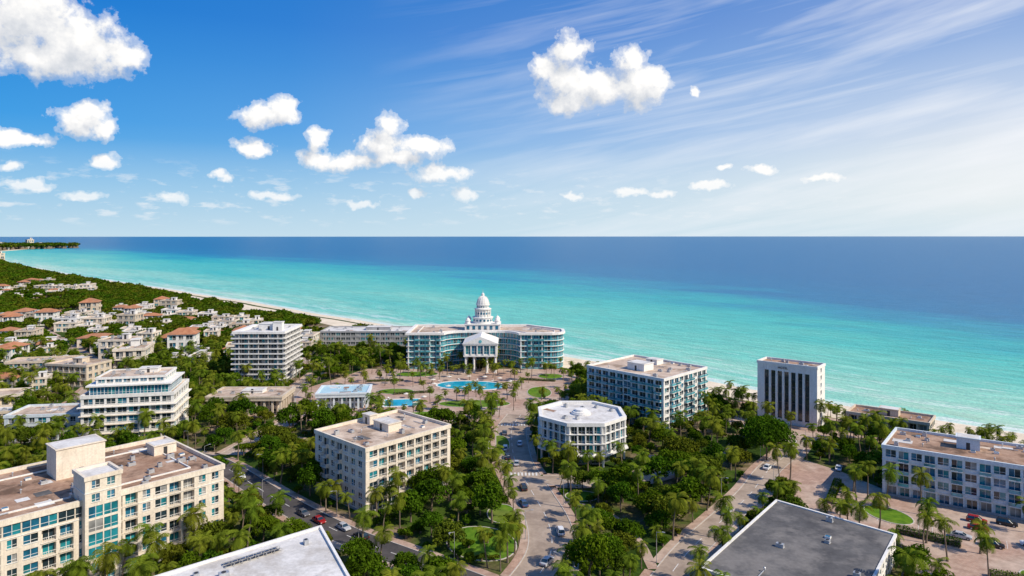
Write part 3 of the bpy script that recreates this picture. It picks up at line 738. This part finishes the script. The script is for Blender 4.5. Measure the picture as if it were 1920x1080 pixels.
# ------------------------------------------------------------------ vegetation
def leafmesh(name,cen,nor,size,tone,trunk,lm,asp=.65):
    n=len(cen); nor=nor/np.linalg.norm(nor,axis=1)[:,None]
    r=rng.normal(size=(n,3)); t=np.cross(nor,r); t/=np.linalg.norm(t,axis=1)[:,None]; b_=np.cross(nor,t)
    t=t*size[:,None]*.5; b_=b_*size[:,None]*.5*asp
    fold=nor*size[:,None]*.12
    v=np.stack([cen-t,cen-b_+fold,cen+t,cen+b_+fold],1).reshape(-1,3)
    nv=len(trunk.V); verts=trunk.V+[tuple(x) for x in v]
    faces=list(trunk.F)+[(nv+4*i,nv+4*i+1,nv+4*i+2,nv+4*i+3) for i in range(n)]
    me=bpy.data.meshes.new(name); me.from_pydata(verts,[],faces)
    me.materials.append(M['trunk']); me.materials.append(M[lm])
    me.polygons.foreach_set('material_index',[0]*len(trunk.F)+[1]*n)
    at=me.attributes.new('tone','FLOAT','FACE'); at.data.foreach_set('value',[0.5]*len(trunk.F)+[float(x) for x in tone]); me.update()
    return me
def broadleaf(name,H,Rr,nl,ls,lobes,lm):
    tr=MB(); 
    tr.tube((0,0,-.1),(0,0,H*.4),.32,.24,'trunk',8,False)
    L=[]
    for k in range(lobes):
        a=2*math.pi*k/lobes*1.618*2.1; rr=Rr*math.sqrt((k+.5)/lobes)*.78
        L.append((rr*math.cos(a),rr*math.sin(a),H*(.80-.36*(rr/Rr)**1.5)+random.uniform(-.09,.09)*H,Rr*random.uniform(.22,.44)))
    for k in range(0,lobes,2): tr.tube((0,0,H*.36),(L[k][0]*.8,L[k][1]*.8,L[k][2]),.16,.05,'trunk',5,False)
    L=np.array(L); w=L[:,3]**2; idx=rng.choice(len(L),nl,p=w/w.sum())
    d=rng.normal(size=(nl,3)); d[:,2]+=.35; d/=np.linalg.norm(d,axis=1)[:,None]
    rad=L[idx,3]*rng.uniform(.70,1.14,nl)*(1+.16*np.sin(d[:,0]*7+idx)*np.sin(d[:,1]*6))
    cen=L[idx,:3]+d*rad[:,None]*np.array([1,1,.8])
    nor=d+.6*rng.normal(size=(nl,3))
    lobt=rng.uniform(0,1,len(L))
    tone=np.clip(.45*lobt[idx]+.6*rng.uniform(0,1,nl)**1.3,0,1)
    return leafmesh(name,cen,nor,rng.uniform(.6,1.35,nl)*ls,tone,tr,lm)
def palm(name,H,nf=22,fl=3.3,bend=.6):
    tr=MB(); pts=[]
    for k in range(8):
        t=k/7; pts.append((bend*t*t,bend*.3*math.sin(t*3),H*t-.1*(k==0)))
    for k in range(7): tr.tube(pts[k],pts[k+1],.24-.11*k/7 +.1*(k==0),.24-.11*(k+1)/7,'trunk',7,False)
    top=np.array(pts[-1]); V=[];T=[];F=[]
    for f in range(nf):
        az=2*math.pi*f/nf*2.4+random.uniform(-.25,.25); e=R(75-120*(f/nf)+random.uniform(-10,10)); p=top.copy(); L=fl*random.uniform(.8,1.15); ns=12
        h=np.array([math.cos(az),math.sin(az),0]); side=np.array([-math.sin(az),math.cos(az),0]); tn=random.random()
        for s in range(ns):
            st=L/ns; d=h*math.cos(e)+np.array([0,0,1])*math.sin(e); q=p+d*st; e-=R(7+4*s/ns*2)
            ll=L*.30*math.sin(math.pi*min(1,(s+1.2)/(ns+1.0)))**.7*(1 if s>0 else .3)
            for sg in(-1,1):
                tip=p+side*sg*ll*.8+d*ll*.6-np.array([0,0,1])*ll*.42
                b0=len(V); V.extend([tuple(p),tuple(p+d*st*.85),tuple(tip+d*.1),tuple(tip)]); F.append((b0,b0+1,b0+2,b0+3)); T.append(min(1,max(0,tn*.6+random.random()*.5)))
            p=q
    nv=len(tr.V); me=bpy.data.meshes.new(name); me.from_pydata(tr.V+V,[],list(tr.F)+[tuple(nv+i for i in f) for f in F])
    me.materials.append(M['trunk']); me.materials.append(M['palm'])
    me.polygons.foreach_set('material_index',[0]*len(tr.F)+[1]*len(F))
    at=me.attributes.new('tone','FLOAT','FACE'); at.data.foreach_set('value',[.5]*len(tr.F)+T); me.update(); return me
BL=[broadleaf('broadleaf_crown',9,5.0,2400,.72,15,'leaf'),broadleaf('broadleaf_crown',10.5,4.6,2400,.7,13,'leaf'),broadleaf('broadleaf_crown',8,5.4,2400,.74,17,'leafb'),broadleaf('broadleaf_crown',9.5,4.2,2200,.68,12,'leaf'),broadleaf('broadleaf_crown',7,4.4,2200,.66,13,'leafb'),broadleaf('broadleaf_crown',12,5.6,2800,.78,18,'leaf')]
PM=[palm('palm_crown',8.5,20,3.8),palm('palm_crown',10,22,4.0,1.1),palm('palm_crown',7,18,3.6,.3),palm('palm_crown',9,20,3.8,1.6),palm('palm_crown',11,21,3.9,.9)]
SH=[broadleaf('shrub_crown',2.4,1.7,450,.5,7,'leafb'),broadleaf('shrub_crown',2.0,1.5,450,.5,6,'leaf')]
FARL=[broadleaf('far_crown',.85,.5,260,.2,8,'leaf'),broadleaf('far_crown',.8,.55,260,.2,9,'leafb')]
BIG=broadleaf('broadleaf_crown',14,8.2,8000,.8,26,'leaf')
def free(x,y,r):
    gx,gy=int(x//10),int(y//10)
    for i in(-1,0,1):
        for j in(-1,0,1):
            for (a,b_,q) in grid[(gx+i,gy+j)]:
                if (a-x)**2+(b_-y)**2<((r+q)*.5)**2: return False
    return True
def put(kind,me,x,y,s,r):
    grid[(int(x//10),int(y//10))].append((x,y,r))
    o=bpy.data.objects.new(kind,me); root.objects.link(o); o.location=(x,y,0); o.scale=(s*random.uniform(.88,1.12),s*random.uniform(.88,1.12),s*random.uniform(.82,1.2)); o.rotation_euler=(random.uniform(-.06,.06),random.uniform(-.06,.06),random.uniform(0,6.28))
    return o
FOOTx=[(offset(f,3.6),ctr(f),max(math.hypot(p[0]-ctr(f)[0],p[1]-ctr(f)[1]) for p in f)+6) for f in FOOT]
FOOTp=[(offset(f,1.8),c,r) for f,(_,c,r) in zip(FOOT,FOOTx)]
POOLS=[offset(pool1,2.5),offset(pool2,2.5)]
def clear(x,y,marg,fx=FOOTx):
    for f,c,r in fx:
        if abs(x-c[0])<r and abs(y-c[1])<r and inside((x,y),f): return False
    for i,(rs,w,pl) in enumerate(ROADS):
        if dline((x,y),pl)<w/2+(marg if i<8 else min(marg,1.5)): return False
    for q in POOLS:
        if inside((x,y),q): return False
    return True
def land(x,y,m): t=(x-y)/S2; s=(x+y)/S2; return s<sc(t)-m
put('broadleaf_tree',BIG,91,244,.95,15); put('broadleaf_tree',BIG,95,258,.8,13)
for x,y in [(-84,160),(-78,167),(-72,158),(-66,170),(-90,152),(-62,160),(-80,148),(-95,150),(58,160),(64,154),(70,160),(54,150),(76,156),(62,146),(50,158),(-38,192),(-32,196),(-54,198),(-15,188),(-18,200),
            (104,206),(110,200),(118,196),(140,184),(150,176),(107,214),(100,186),(108,178),(118,172),(140,170),(84,205),(20,228),(38,234),(14,236),(12,262),(-8,250),(-8,270),(-8,238),
            (-82,155),(-70,164),(-76,151),(-58,172),(47,146),(56,143),(66,140),(40,148),(74,150),(82,160),(-100,160),(-92,163)]:
    if clear(x,y,.5,FOOTp): put('palm_tree',random.choice(PM),x,y,random.uniform(.85,1.1),3)
for ri,sp in((0,7),(3,5),(2,7),(1,6)):
    rs,w,_=ROADS[ri]
    for i in range(3,len(rs)-2,sp):
        d=(rs[i+1]-rs[i]).normalized()
        for s in(-1,1):
            if random.random()<.35: continue
            q=rs[i]+Vector((d.y,-d.x))*s*(w/2+random.uniform(2.0,3.8))
            if clear(q.x,q.y,1.8,FOOTp) and free(q.x,q.y,3.5): put('palm_tree',random.choice(PM),q.x,q.y,random.uniform(.65,1.0),3.4)
for k in range(110):
    x=random.uniform(-95,32); y=random.choice([random.uniform(296,345),random.uniform(385,409),random.uniform(330,409)])
    if clear(x,y,1,FOOTp) and free(x,y,5) : put('palm_tree',random.choice(PM),x,y,random.uniform(.55,.85),4)
for t in range(-330,260,9):
    x,y=XY(t+random.uniform(-3,3),sc(t)-26.0-random.uniform(-.5,.5))
    if clear(x,y,.1,FOOTp) and random.random()<.6: put('palm_tree',random.choice(PM),x,y,random.uniform(.5,.72),3)
    x,y=XY(t+random.uniform(-3,3),sc(t)-35-random.uniform(-1,4))
    if clear(x,y,.2,FOOTp) and random.random()<.75: put('palm_tree',random.choice(PM),x,y,random.uniform(.6,.85),3)
hard=[plaza,parking,seafr]
cnt=0
for k in range(42000):
    y=random.uniform(126,470); x=random.uniform(-.86*y-12,.86*y+14)
    if not land(x,y,34): continue
    shoreside=not land(x,y,46)
    inh=any(inside((x,y),h) for h in hard)
    inl=any(inside((x,y),l) for l in lawns)
    if inh and random.random()>(.022 if not inl else .1): continue
    if inl and random.random()>.05: continue
    if math.sin(x/13+2)*math.sin(y/17)>.80 and random.random()<.8: continue
    t=random.random()
    dense=(12<x<90 and y<250 and x<y*.42) or (-70<x<-5 and y<240) or (-125<x<-60 and 225<y<300)
    nearroad=dline((x,y),ROADS[0][2])<13
    if t<(.62 if dense else .42) and not inh and not nearroad and not (shoreside and x>30):
        s=random.uniform(.6,1.15)
        if x>70 or y>300: s*=.8
        r=6.6*s
        if not clear(x,y,2.8) or not free(x,y,r): continue
        put('broadleaf_tree',random.choice(BL),x,y,s,r)
    elif t<.74:
        if not clear(x,y,1.6,FOOTp) or not free(x,y,3.6): continue
        put('palm_tree',random.choice(PM),x,y,random.uniform(.65,1.1)*(.75 if shoreside else 1),3.4)
    else:
        if not clear(x,y,2.6,FOOTp) or not free(x,y,2.2): continue
        put('shrub',random.choice(SH),x,y,random.uniform(.7,1.4),2.2)
    cnt+=1
print('near plants',cnt)
def hedge(p0,p1,w,h):
    fr=Fr(p0,p1); n=int(fr.L*w*18+fr.L*h*30)
    u=rng.uniform(0,fr.L,n); v=rng.uniform(-w/2,w/2,n); z=rng.uniform(.1,h,n); side=rng.integers(0,3,n)
    v=np.where(side==0,-w/2,np.where(side==1,w/2,v))+rng.normal(0,.08,n); z=np.where(side==2,h,z)+rng.normal(0,.07,n)
    cen=np.stack([fr.A.x+fr.u.x*u+fr.n.x*v,fr.A.y+fr.u.y*u+fr.n.y*v,z],1); c0=cen.mean(0)*np.array([1,1,0])
    tr=MB(); fr.box(tr,.2,fr.L-.2,-w/2+.2,w/2-.2,0,h-.2,'trunk'); tr.V=[(a-c0[0],b_-c0[1],c) for a,b_,c in tr.V]
    me=leafmesh('hedge',cen-c0,rng.normal(size=(n,3))+np.array([0,0,.6]),rng.uniform(.25,.5,n),rng.uniform(0,1,n),tr,'leaf')
    o=bpy.data.objects.new('hedge',me); root.objects.link(o); o.location=tuple(c0)
for h in [((78,197),(99,172),2.4,1.6),((104,185),(116,176),2.6,1.6),((112,160),(140,150),2.5,1.6),((95,204),(106,222),2,1.4),((-30,290),(-8,290),1.6,1.1),((96,262),(104,256),2,1.3),((-60,345),(-40,350),1.5,1),((-80,375),(-60,378),1.5,1),((5,380),(24,376),1.5,1)]: hedge(*h)
# ------------------------------------------------------------------ town on the left
def housemesh(k):
    b=Bld(); w,d=random.uniform(9,16),random.uniform(8,12); fl=random.choice([1,2,2,3]); h=fl*3.1
    poly=rect(0,0,w,d); wm=['white','cream','beige','cream','cream','pale','beige','white'][k%8]
    for i in range(4): facade(b,Fr(poly[i],poly[(i+1)%4]),0,h,fl,wm,lambda i,j,n,f:random.choice('wwWp'),3.2,.5,lines=False)
    if k in(0,3,6,9):
        o=offset(poly,.7); r=[(o[0][0]+d*.45,0,h+2.4),(o[1][0]-d*.45,0,h+2.4)]; T='terracotta' ; mb=b.P['roof']
        q=[(p[0],p[1],h) for p in o]
        mb.poly([q[0],q[1],r[1],r[0]],T); mb.poly([q[1],q[2],r[1]],T); mb.poly([q[2],q[3],r[0],r[1]],T); mb.poly([q[3],q[0],r[0]],T); mb.poly(q[::-1],wm)
    else:
        roof(b,poly,h,wm,['rooftan','rooftan','roofbrown','rooftan','roofwhite'][k%5],.5); clutter(b,poly,h,4,[(w*.2,0,3,3,2.2)],1)
    al=MB()
    for mb in b.P.values():
        o=len(al.V); al.V+=mb.V; al.F+=[tuple(i+o for i in f) for f in mb.F]; al.M+=mb.M
    return al.mesh('house_shell'),w,d
HM=[housemesh(k) for k in range(13)]
houses=[]
def far_clear(x,y,r): return all((x-a)**2+(y-b_)**2>(r+q)**2 for a,b_,q in houses)
for k in range(9000):
    y=425+ (1400-425)*random.random()**1.5; x=-random.uniform(.3,.86)*y
    if not land(x,y,80+.03*y): continue
    if y>1000 and random.random()<.8: continue
    if math.sin(x/60+1)+math.sin(y/75+1)<-.5: continue
    if not far_clear(x,y,8.5+.004*y): continue
    if not clear(x,y,9): continue
    m_,w,d=random.choice(HM); s=random.uniform(.8,1.35)*(1.2 if random.random()<.2 else 1)
    o=bpy.data.objects.new('house',m_); root.objects.link(o); o.location=(x,y,0); o.rotation_euler=(0,0,R(random.choice([0,90])+12+random.uniform(-12,12))); o.scale=(s*random.choice([1,1,1.4]),s,s*random.uniform(.8,1.1))
    houses.append((x,y,7.5*s))
    if len(houses)>450: break
for k in range(60):
    y=random.uniform(295,430); x=-random.uniform(.62,.86)*y
    if not far_clear(x,y,12) or not clear(x,y,10): continue
    m_,w,d=random.choice(HM); o=bpy.data.objects.new('house',m_); root.objects.link(o); o.location=(x,y,0); o.rotation_euler=(0,0,R(random.uniform(0,30))); houses.append((x,y,9))
    if len(houses)>480: break
for k in range(34):
    if k<16: x,y=XY(random.uniform(-3250,-2650),random.uniform(330,395))
    else: x,y=random.uniform(-3350,-2950),random.uniform(3800,4500)
    m_,w,d=random.choice([h for i,h in enumerate(HM) if i%3]); o=bpy.data.objects.new('seaside_apartments',m_); root.objects.link(o); s=3 if k<16 else 4
    o.location=(x,y,0); o.scale=(s,s,s*random.uniform(.8,1.5)); o.rotation_euler=(0,0,random.uniform(0,1))
pts=[]
hg=defaultdict(list)
for a,b_,q in houses: hg[(int(a//30),int(b_//30))].append((a,b_,q))
for k in range(42000):
    y=400+(3200-400)*random.random()**2.0; x=-random.uniform(.0,.95)*y
    if not land(x,y,bw((x-y)/S2)+5): continue
    if y<465 and x>-.86*y-12: continue
    if -146<x<-70 and y<498: continue
    s=random.uniform(6.0,12)*(1+max(0,y-700)/900)
    gx,gy=int(x//30),int(y//30); ok=True
    for i in(-1,0,1):
        for j in(-1,0,1):
            for a,b_,q in hg[(gx+i,gy+j)]:
                if (a-x)**2+(b_-y)**2<(q+s*.35)**2: ok=False
    if not ok or (y<900 and not clear(x,y,3)): continue
    if y<1100 and math.sin(x/33)*math.sin(y/41)>.62: continue
    pts.append((x,y,s))
for k in range(300): pts.append((random.uniform(-3900,-2950),random.uniform(3800,4700),50))
for gi in range(2):
    V=[];F=[]
    for i,(x,y,s) in enumerate(pts):
        if i%2!=gi: continue
        a=random.uniform(0,6.28); c,d=math.cos(a)*s/2,math.sin(a)*s/2; n0=len(V)
        V+= [(x+c-d,y+d+c,0),(x-c-d,y-d+c,0),(x-c+d,y-d-c,0),(x+c+d,y+d-c,0)]; F.append((n0,n0+1,n0+2,n0+3))
    me=bpy.data.meshes.new('distant_trees'); me.from_pydata(V,[],F); me.update()
    o=bpy.data.objects.new('distant_trees',me); root.objects.link(o); o.instance_type='FACES'; o.use_instance_faces_scale=True; o.instance_faces_scale=1.0
    o.show_instancer_for_render=False; o.show_instancer_for_viewport=False
    c=bpy.data.objects.new('tree_crown',FARL[gi]); root.objects.link(c); c.parent=o
print('far trees',len(pts),'houses',len(houses))
# ------------------------------------------------------------------ street furniture
mb=MB(); mb.tube((0,0,0),(0,0,.5),.14,.12,'palegrey',8); mb.tube((0,0,.5),(0,0,7.5),.08,.05,'palegrey',8); mb.tube((0,0,7.4),(1.6,0,7.8),.05,.04,'palegrey',6); mb.box(1.4,2.1,-.14,.14,7.72,7.84,'metal'); mb.box(1.45,2.05,-.1,.1,7.69,7.719,'gl3')
lm=mb.mesh('lamp_post')
for ri in(0,2,3):
    rs,w,_=ROADS[ri]
    for i in range(6,len(rs)-2,11):
        d=(rs[i+1]-rs[i]).normalized(); s=1 if (i//11)%2 else -1; nn=Vector((d.y,-d.x))*s; p_=rs[i]+nn*(w/2+1)
        o=bpy.data.objects.new('street_lamp',lm); root.objects.link(o); o.location=(p_.x,p_.y,.1); o.rotation_euler=(0,0,math.atan2(-nn.y,-nn.x))
mb=MB(); mb.tube((0,0,0),(0,0,2.5),.04,.04,'metal',6)
for k in range(8):
    a,a2=k*math.pi/4,(k+1)*math.pi/4; mb.poly([(0,0,2.75),(1.5*math.cos(a),1.5*math.sin(a),2.2),(1.5*math.cos(a2),1.5*math.sin(a2),2.2)],'parasol')
pm=mb.mesh('parasol_parts')
mb=MB(); mb.box(-.32,.32,-.95,.35,.28,.36,'white'); mb.hexa([(-.32,.35,.28),(.32,.35,.28),(.32,.95,.62),(-.32,.95,.62),(-.32,.33,.36),(.32,.33,.36),(.32,.92,.70),(-.32,.92,.70)],'white')
for x in(-.28,.28):
    for y in(-.85,.3): mb.box(x-.03,x+.03,y-.03,y+.03,0,.28,'metal')
sm=mb.mesh('lounger_parts')
for pl,n in((offset(pool1,3.4),22),(offset(pool2,2.6),10)):
    for k in range(n):
        f=k/n*len(pl); i=int(f); t=f-i; a=pl[i%len(pl)]; c=pl[(i+1)%len(pl)]; x=a[0]+(c[0]-a[0])*t; y=a[1]+(c[1]-a[1])*t
        if k%2==0:
            o=bpy.data.objects.new('parasol',pm); root.objects.link(o); o.location=(x,y,.02)
        else:
            cc=ctr(pl)
            o=bpy.data.objects.new('sun_lounger',sm); root.objects.link(o); o.location=(x,y,.02); o.rotation_euler=(0,0,math.atan2(y-cc[1],x-cc[0])-math.pi/2)
# ------------------------------------------------------------------ light and sky
SAZ,SEL=116,42
sv=Vector((math.sin(R(SAZ))*math.cos(R(SEL)),math.cos(R(SAZ))*math.cos(R(SEL)),math.sin(R(SEL))))
l=bpy.data.lights.new('sun','SUN'); l.energy=5.0; l.angle=R(.5); l.color=(1,.90,.74); lo=bpy.data.objects.new('sun',l); root.objects.link(lo)
lo.rotation_euler=sv.to_track_quat('Z','Y').to_euler(); lo.location=(300,-100,400)
w=bpy.data.worlds.new('World'); scene.world=w; w.use_nodes=True; nt=w.node_tree
w.cycles.sampling_method='NONE'
bg=nt.nodes['Background']; bg.inputs['Strength'].default_value=.1
sky=N(nt,'ShaderNodeTexSky',sky_type='NISHITA'); sky.sun_disc=False; sky.sun_elevation=R(SEL); sky.sun_rotation=R(SAZ); sky.air_density=1.0; sky.dust_density=1.0; sky.ozone_density=2.5
dirv=N(nt,'ShaderNodeTexCoord').outputs['Generated']
def azel(v):
    sp=N(nt,'ShaderNodeSeparateXYZ'); nt.links.new(v,sp.inputs[0])
    az=math_(nt,'MULTIPLY',math_(nt,'ARCTAN2',sp.outputs[0],sp.outputs[1]),57.2958); el=math_(nt,'MULTIPLY',math_(nt,'ARCSINE',sp.outputs[2]),57.2958)
    return az,el
CL=[(-35.5,14.6,4.6,3.6),(-32.3,13.4,3.9,2.8),(-29.8,12.9,2.0,1.6),(-34.5,12.2,4.0,1.8),(-32.3,8.1,1.9,1.3),(-31.6,9.0,1.2,.9),(-30.8,7.6,1.1,1.0),(-20.2,9.4,2.5,1.0),(-18.6,10.0,1.7,1.2),
(-16.0,6.3,1.9,1.0),(-15.9,7.8,1.0,1.3),(-14.0,6.0,1.6,.9),(-10.9,7.6,2.2,1.4),(-10.1,9.1,1.3,1.3),(-7.6,7.4,2.6,1.2),(-9.5,6.5,3.4,.9),(-12.3,6.1,1.9,.7),(-6.0,5.1,3.0,.8),(-3.9,3.4,1.1,.75),
(4.8,12.6,3.2,2.6),(4.9,15.0,1.9,1.9),(2.9,13.7,1.6,1.4),(7.5,12.3,2.5,1.8),(10.4,12.2,2.7,2.2),(9.9,14.2,1.6,1.5),(11.8,12.6,1.5,1.4),(4.6,11.0,1.9,1.2),
(-20.8,6.9,1.6,.85),(-30.9,5.4,1.2,.6),(-23.1,4.7,.85,.45),(-26.4,2.8,1.1,.55),(-35.2,3.5,1.9,.5),(-32.2,2.9,1.6,.45),(-19.4,3.2,2.5,.5),(-36,6.6,2.8,.65),(-36.4,4.9,1,.5),(9.8,3.6,1.6,.42),(12.4,3.5,1.3,.32),(16.1,4.1,1.7,.38),(20.2,5.2,1.3,.42),(17.1,5.5,.9,.35),(24.4,4.4,1.8,.32),(4.9,3.5,1.1,.32),(-8,3.5,.9,.4),(-12.3,2.6,1.2,.32),(14.8,11.6,.5,.4),
(60,12,6,3),(75,20,7,4),(-60,14,6,4),(-80,20,8,4),(130,22,9,5),(-150,16,8,4)]
def field(v,det,cl):
    az,el=azel(v)
    cb=N(nt,'ShaderNodeCombineXYZ'); nt.links.new(az,cb.inputs[0]); nt.links.new(el,cb.inputs[1])
    wn=N(nt,'ShaderNodeTexNoise'); wn.inputs['Scale'].default_value=32; wn.inputs['Detail'].default_value=3; wn.inputs['Roughness'].default_value=.65; nt.links.new(v,wn.inputs['Vector'])
    s1=N(nt,'ShaderNodeVectorMath',operation='SUBTRACT'); nt.links.new(wn.outputs['Color'],s1.inputs[0]); s1.inputs[1].default_value=(.5,.5,.5)
    s2=N(nt,'ShaderNodeVectorMath',operation='MULTIPLY_ADD'); nt.links.new(s1.outputs[0],s2.inputs[0]); s2.inputs[1].default_value=(2.2,1.5,0); nt.links.new(cb.outputs[0],s2.inputs[2])
    Pv=s2.outputs[0]; acc=None
    for (a,e,rx,ry) in cl:
        m_=N(nt,'ShaderNodeVectorMath',operation='MULTIPLY_ADD'); nt.links.new(Pv,m_.inputs[0]); m_.inputs[1].default_value=(1/rx,1/ry,0); m_.inputs[2].default_value=(-a/rx,-e/ry,0)
        ln=N(nt,'ShaderNodeVectorMath',operation='LENGTH'); nt.links.new(m_.outputs[0],ln.inputs[0]); o=ln.outputs['Value']
        acc=o if acc is None else math_(nt,'SMOOTH_MIN',acc,o,.25)
    nz=noise(nt,v,46,det,.62)
    return math_(nt,'ADD',math_(nt,'SUBTRACT',1.0,acc),math_(nt,'MULTIPLY',math_(nt,'SUBTRACT',nz,.5),1.5)),az,el
h0,az,el=field(dirv,7,CL)
of=N(nt,'ShaderNodeVectorMath',operation='ADD'); nt.links.new(dirv,of.inputs[0]); of.inputs[1].default_value=(.012,-.003,.022)
h1,_,_=field(of.outputs[0],4,CL[:28]+CL[-6:])
lowv=N(nt,'ShaderNodeCombineXYZ'); nt.links.new(math_(nt,'MULTIPLY',az,.45),lowv.inputs[0]); nt.links.new(math_(nt,'MULTIPLY',el,1.5),lowv.inputs[1])
lown=ramp(nt,noise(nt,lowv.outputs[0],1.0,6,.6),[(.54,0.0),(.66,.65)])
eln=math_(nt,'DIVIDE',el,30,clamp=True)
azn=math_(nt,'DIVIDE',math_(nt,'ADD',az,40),110,clamp=True)
lown=math_(nt,'MULTIPLY',lown,ramp(nt,eln,[(.02,0.0),(.06,1.0),(.13,.8),(.2,0.0)]))
lown=math_(nt,'MULTIPLY',lown,ramp(nt,azn,[(.0,1.0),(.4,.7),(.6,.35),(1,.2)]))
dens=ramp(nt,h0,[(.0,0.0),(.14,.35),(.55,1.0)],'EASE')
sh=math_(nt,'ADD',.54,math_(nt,'MULTIPLY',math_(nt,'SUBTRACT',h0,h1),.45),clamp=True)
ccol=ramp(nt,sh,[(.1,(5.2,5.7,6.4)),(.45,(7.4,7.6,8.0)),(.8,(10.6,10.4,10.1))])
deep=ramp(nt,eln,[(0,(3.0,6.0,8.2)),(.12,(1.3,4.7,8.2)),(.28,(.35,3.3,7.9)),(.55,(.02,2.0,6.7)),(1,(.02,1.4,5.4))])
hs=N(nt,'ShaderNodeHueSaturation'); hs.inputs['Saturation'].default_value=1.3; nt.links.new(sky.outputs[0],hs.inputs['Color'])
sk=mix(nt,.94,hs.outputs[0],deep)
sunside=ramp(nt,azn,[(0,.0),(.2,.12),(.45,.5),(.68,1.0),(1,1.0)])
hz=ramp(nt,eln,[(0,1.0),(.10,.95),(.25,.64),(.45,.30),(.75,.08),(1,.03)])
sk=mix(nt,math_(nt,'MULTIPLY',hz,sunside,clamp=True),sk,(10.1,9.7,9.1))
hz2=ramp(nt,eln,[(0,.78),(.07,.50),(.24,0.0)])
sk=mix(nt,hz2,sk,(6.0,7.6,8.6))
def streaks(rot,sx,sy,lo,hi,top,dn):
    cv=N(nt,'ShaderNodeCombineXYZ'); c_,s_=math.cos(R(rot)),math.sin(R(rot))
    al_=math_(nt,'ADD',math_(nt,'MULTIPLY',az,c_),math_(nt,'MULTIPLY',el,s_)); ac_=math_(nt,'SUBTRACT',math_(nt,'MULTIPLY',el,c_),math_(nt,'MULTIPLY',az,s_))
    nt.links.new(math_(nt,'MULTIPLY',al_,sx),cv.inputs[0]); nt.links.new(math_(nt,'MULTIPLY',ac_,sy),cv.inputs[1]); cv.inputs[2].default_value=dn
    return ramp(nt,noise(nt,cv.outputs[0],1.0,5,.55),[(lo,0.0),(hi,top)])
cf=math_(nt,'MAXIMUM',streaks(12,.035,.30,.46,.72,.75,0),streaks(9,.03,.75,.52,.74,.5,7))
msk=ramp(nt,math_(nt,'DIVIDE',math_(nt,'ADD',az,12),40,clamp=True),[(0,0.0),(.45,.65),(1,1.0)])
cf=math_(nt,'MULTIPLY',cf,msk); sk=mix(nt,cf,sk,(9.2,9.4,9.8))
sk=mix(nt,lown,sk,(8.8,9.1,9.4))
ln2=math_(nt,'MULTIPLY',dens,ramp(nt,eln,[(0,.0),(.08,.6),(.2,.98),(1,1.0)]))
fin=mix(nt,ln2,sk,ccol)
below=math_(nt,'GREATER_THAN',el,-.4); fin=mix(nt,below,(2.0,3.6,5.4),fin)
nt.links.new(fin,bg.inputs['Color'])
# ------------------------------------------------------------------ camera
cam=bpy.data.cameras.new('camera'); cam.lens=24; cam.sensor_width=36; cam.shift_y=-97/1920; cam.clip_start=1; cam.clip_end=400000
co=bpy.data.objects.new('camera',cam); root.objects.link(co); co.location=(0,0,80); co.rotation_euler=(R(90),0,0); scene.camera=co
scene.view_settings.view_transform='Standard'; scene.view_settings.look='None'; scene.view_settings.exposure=0
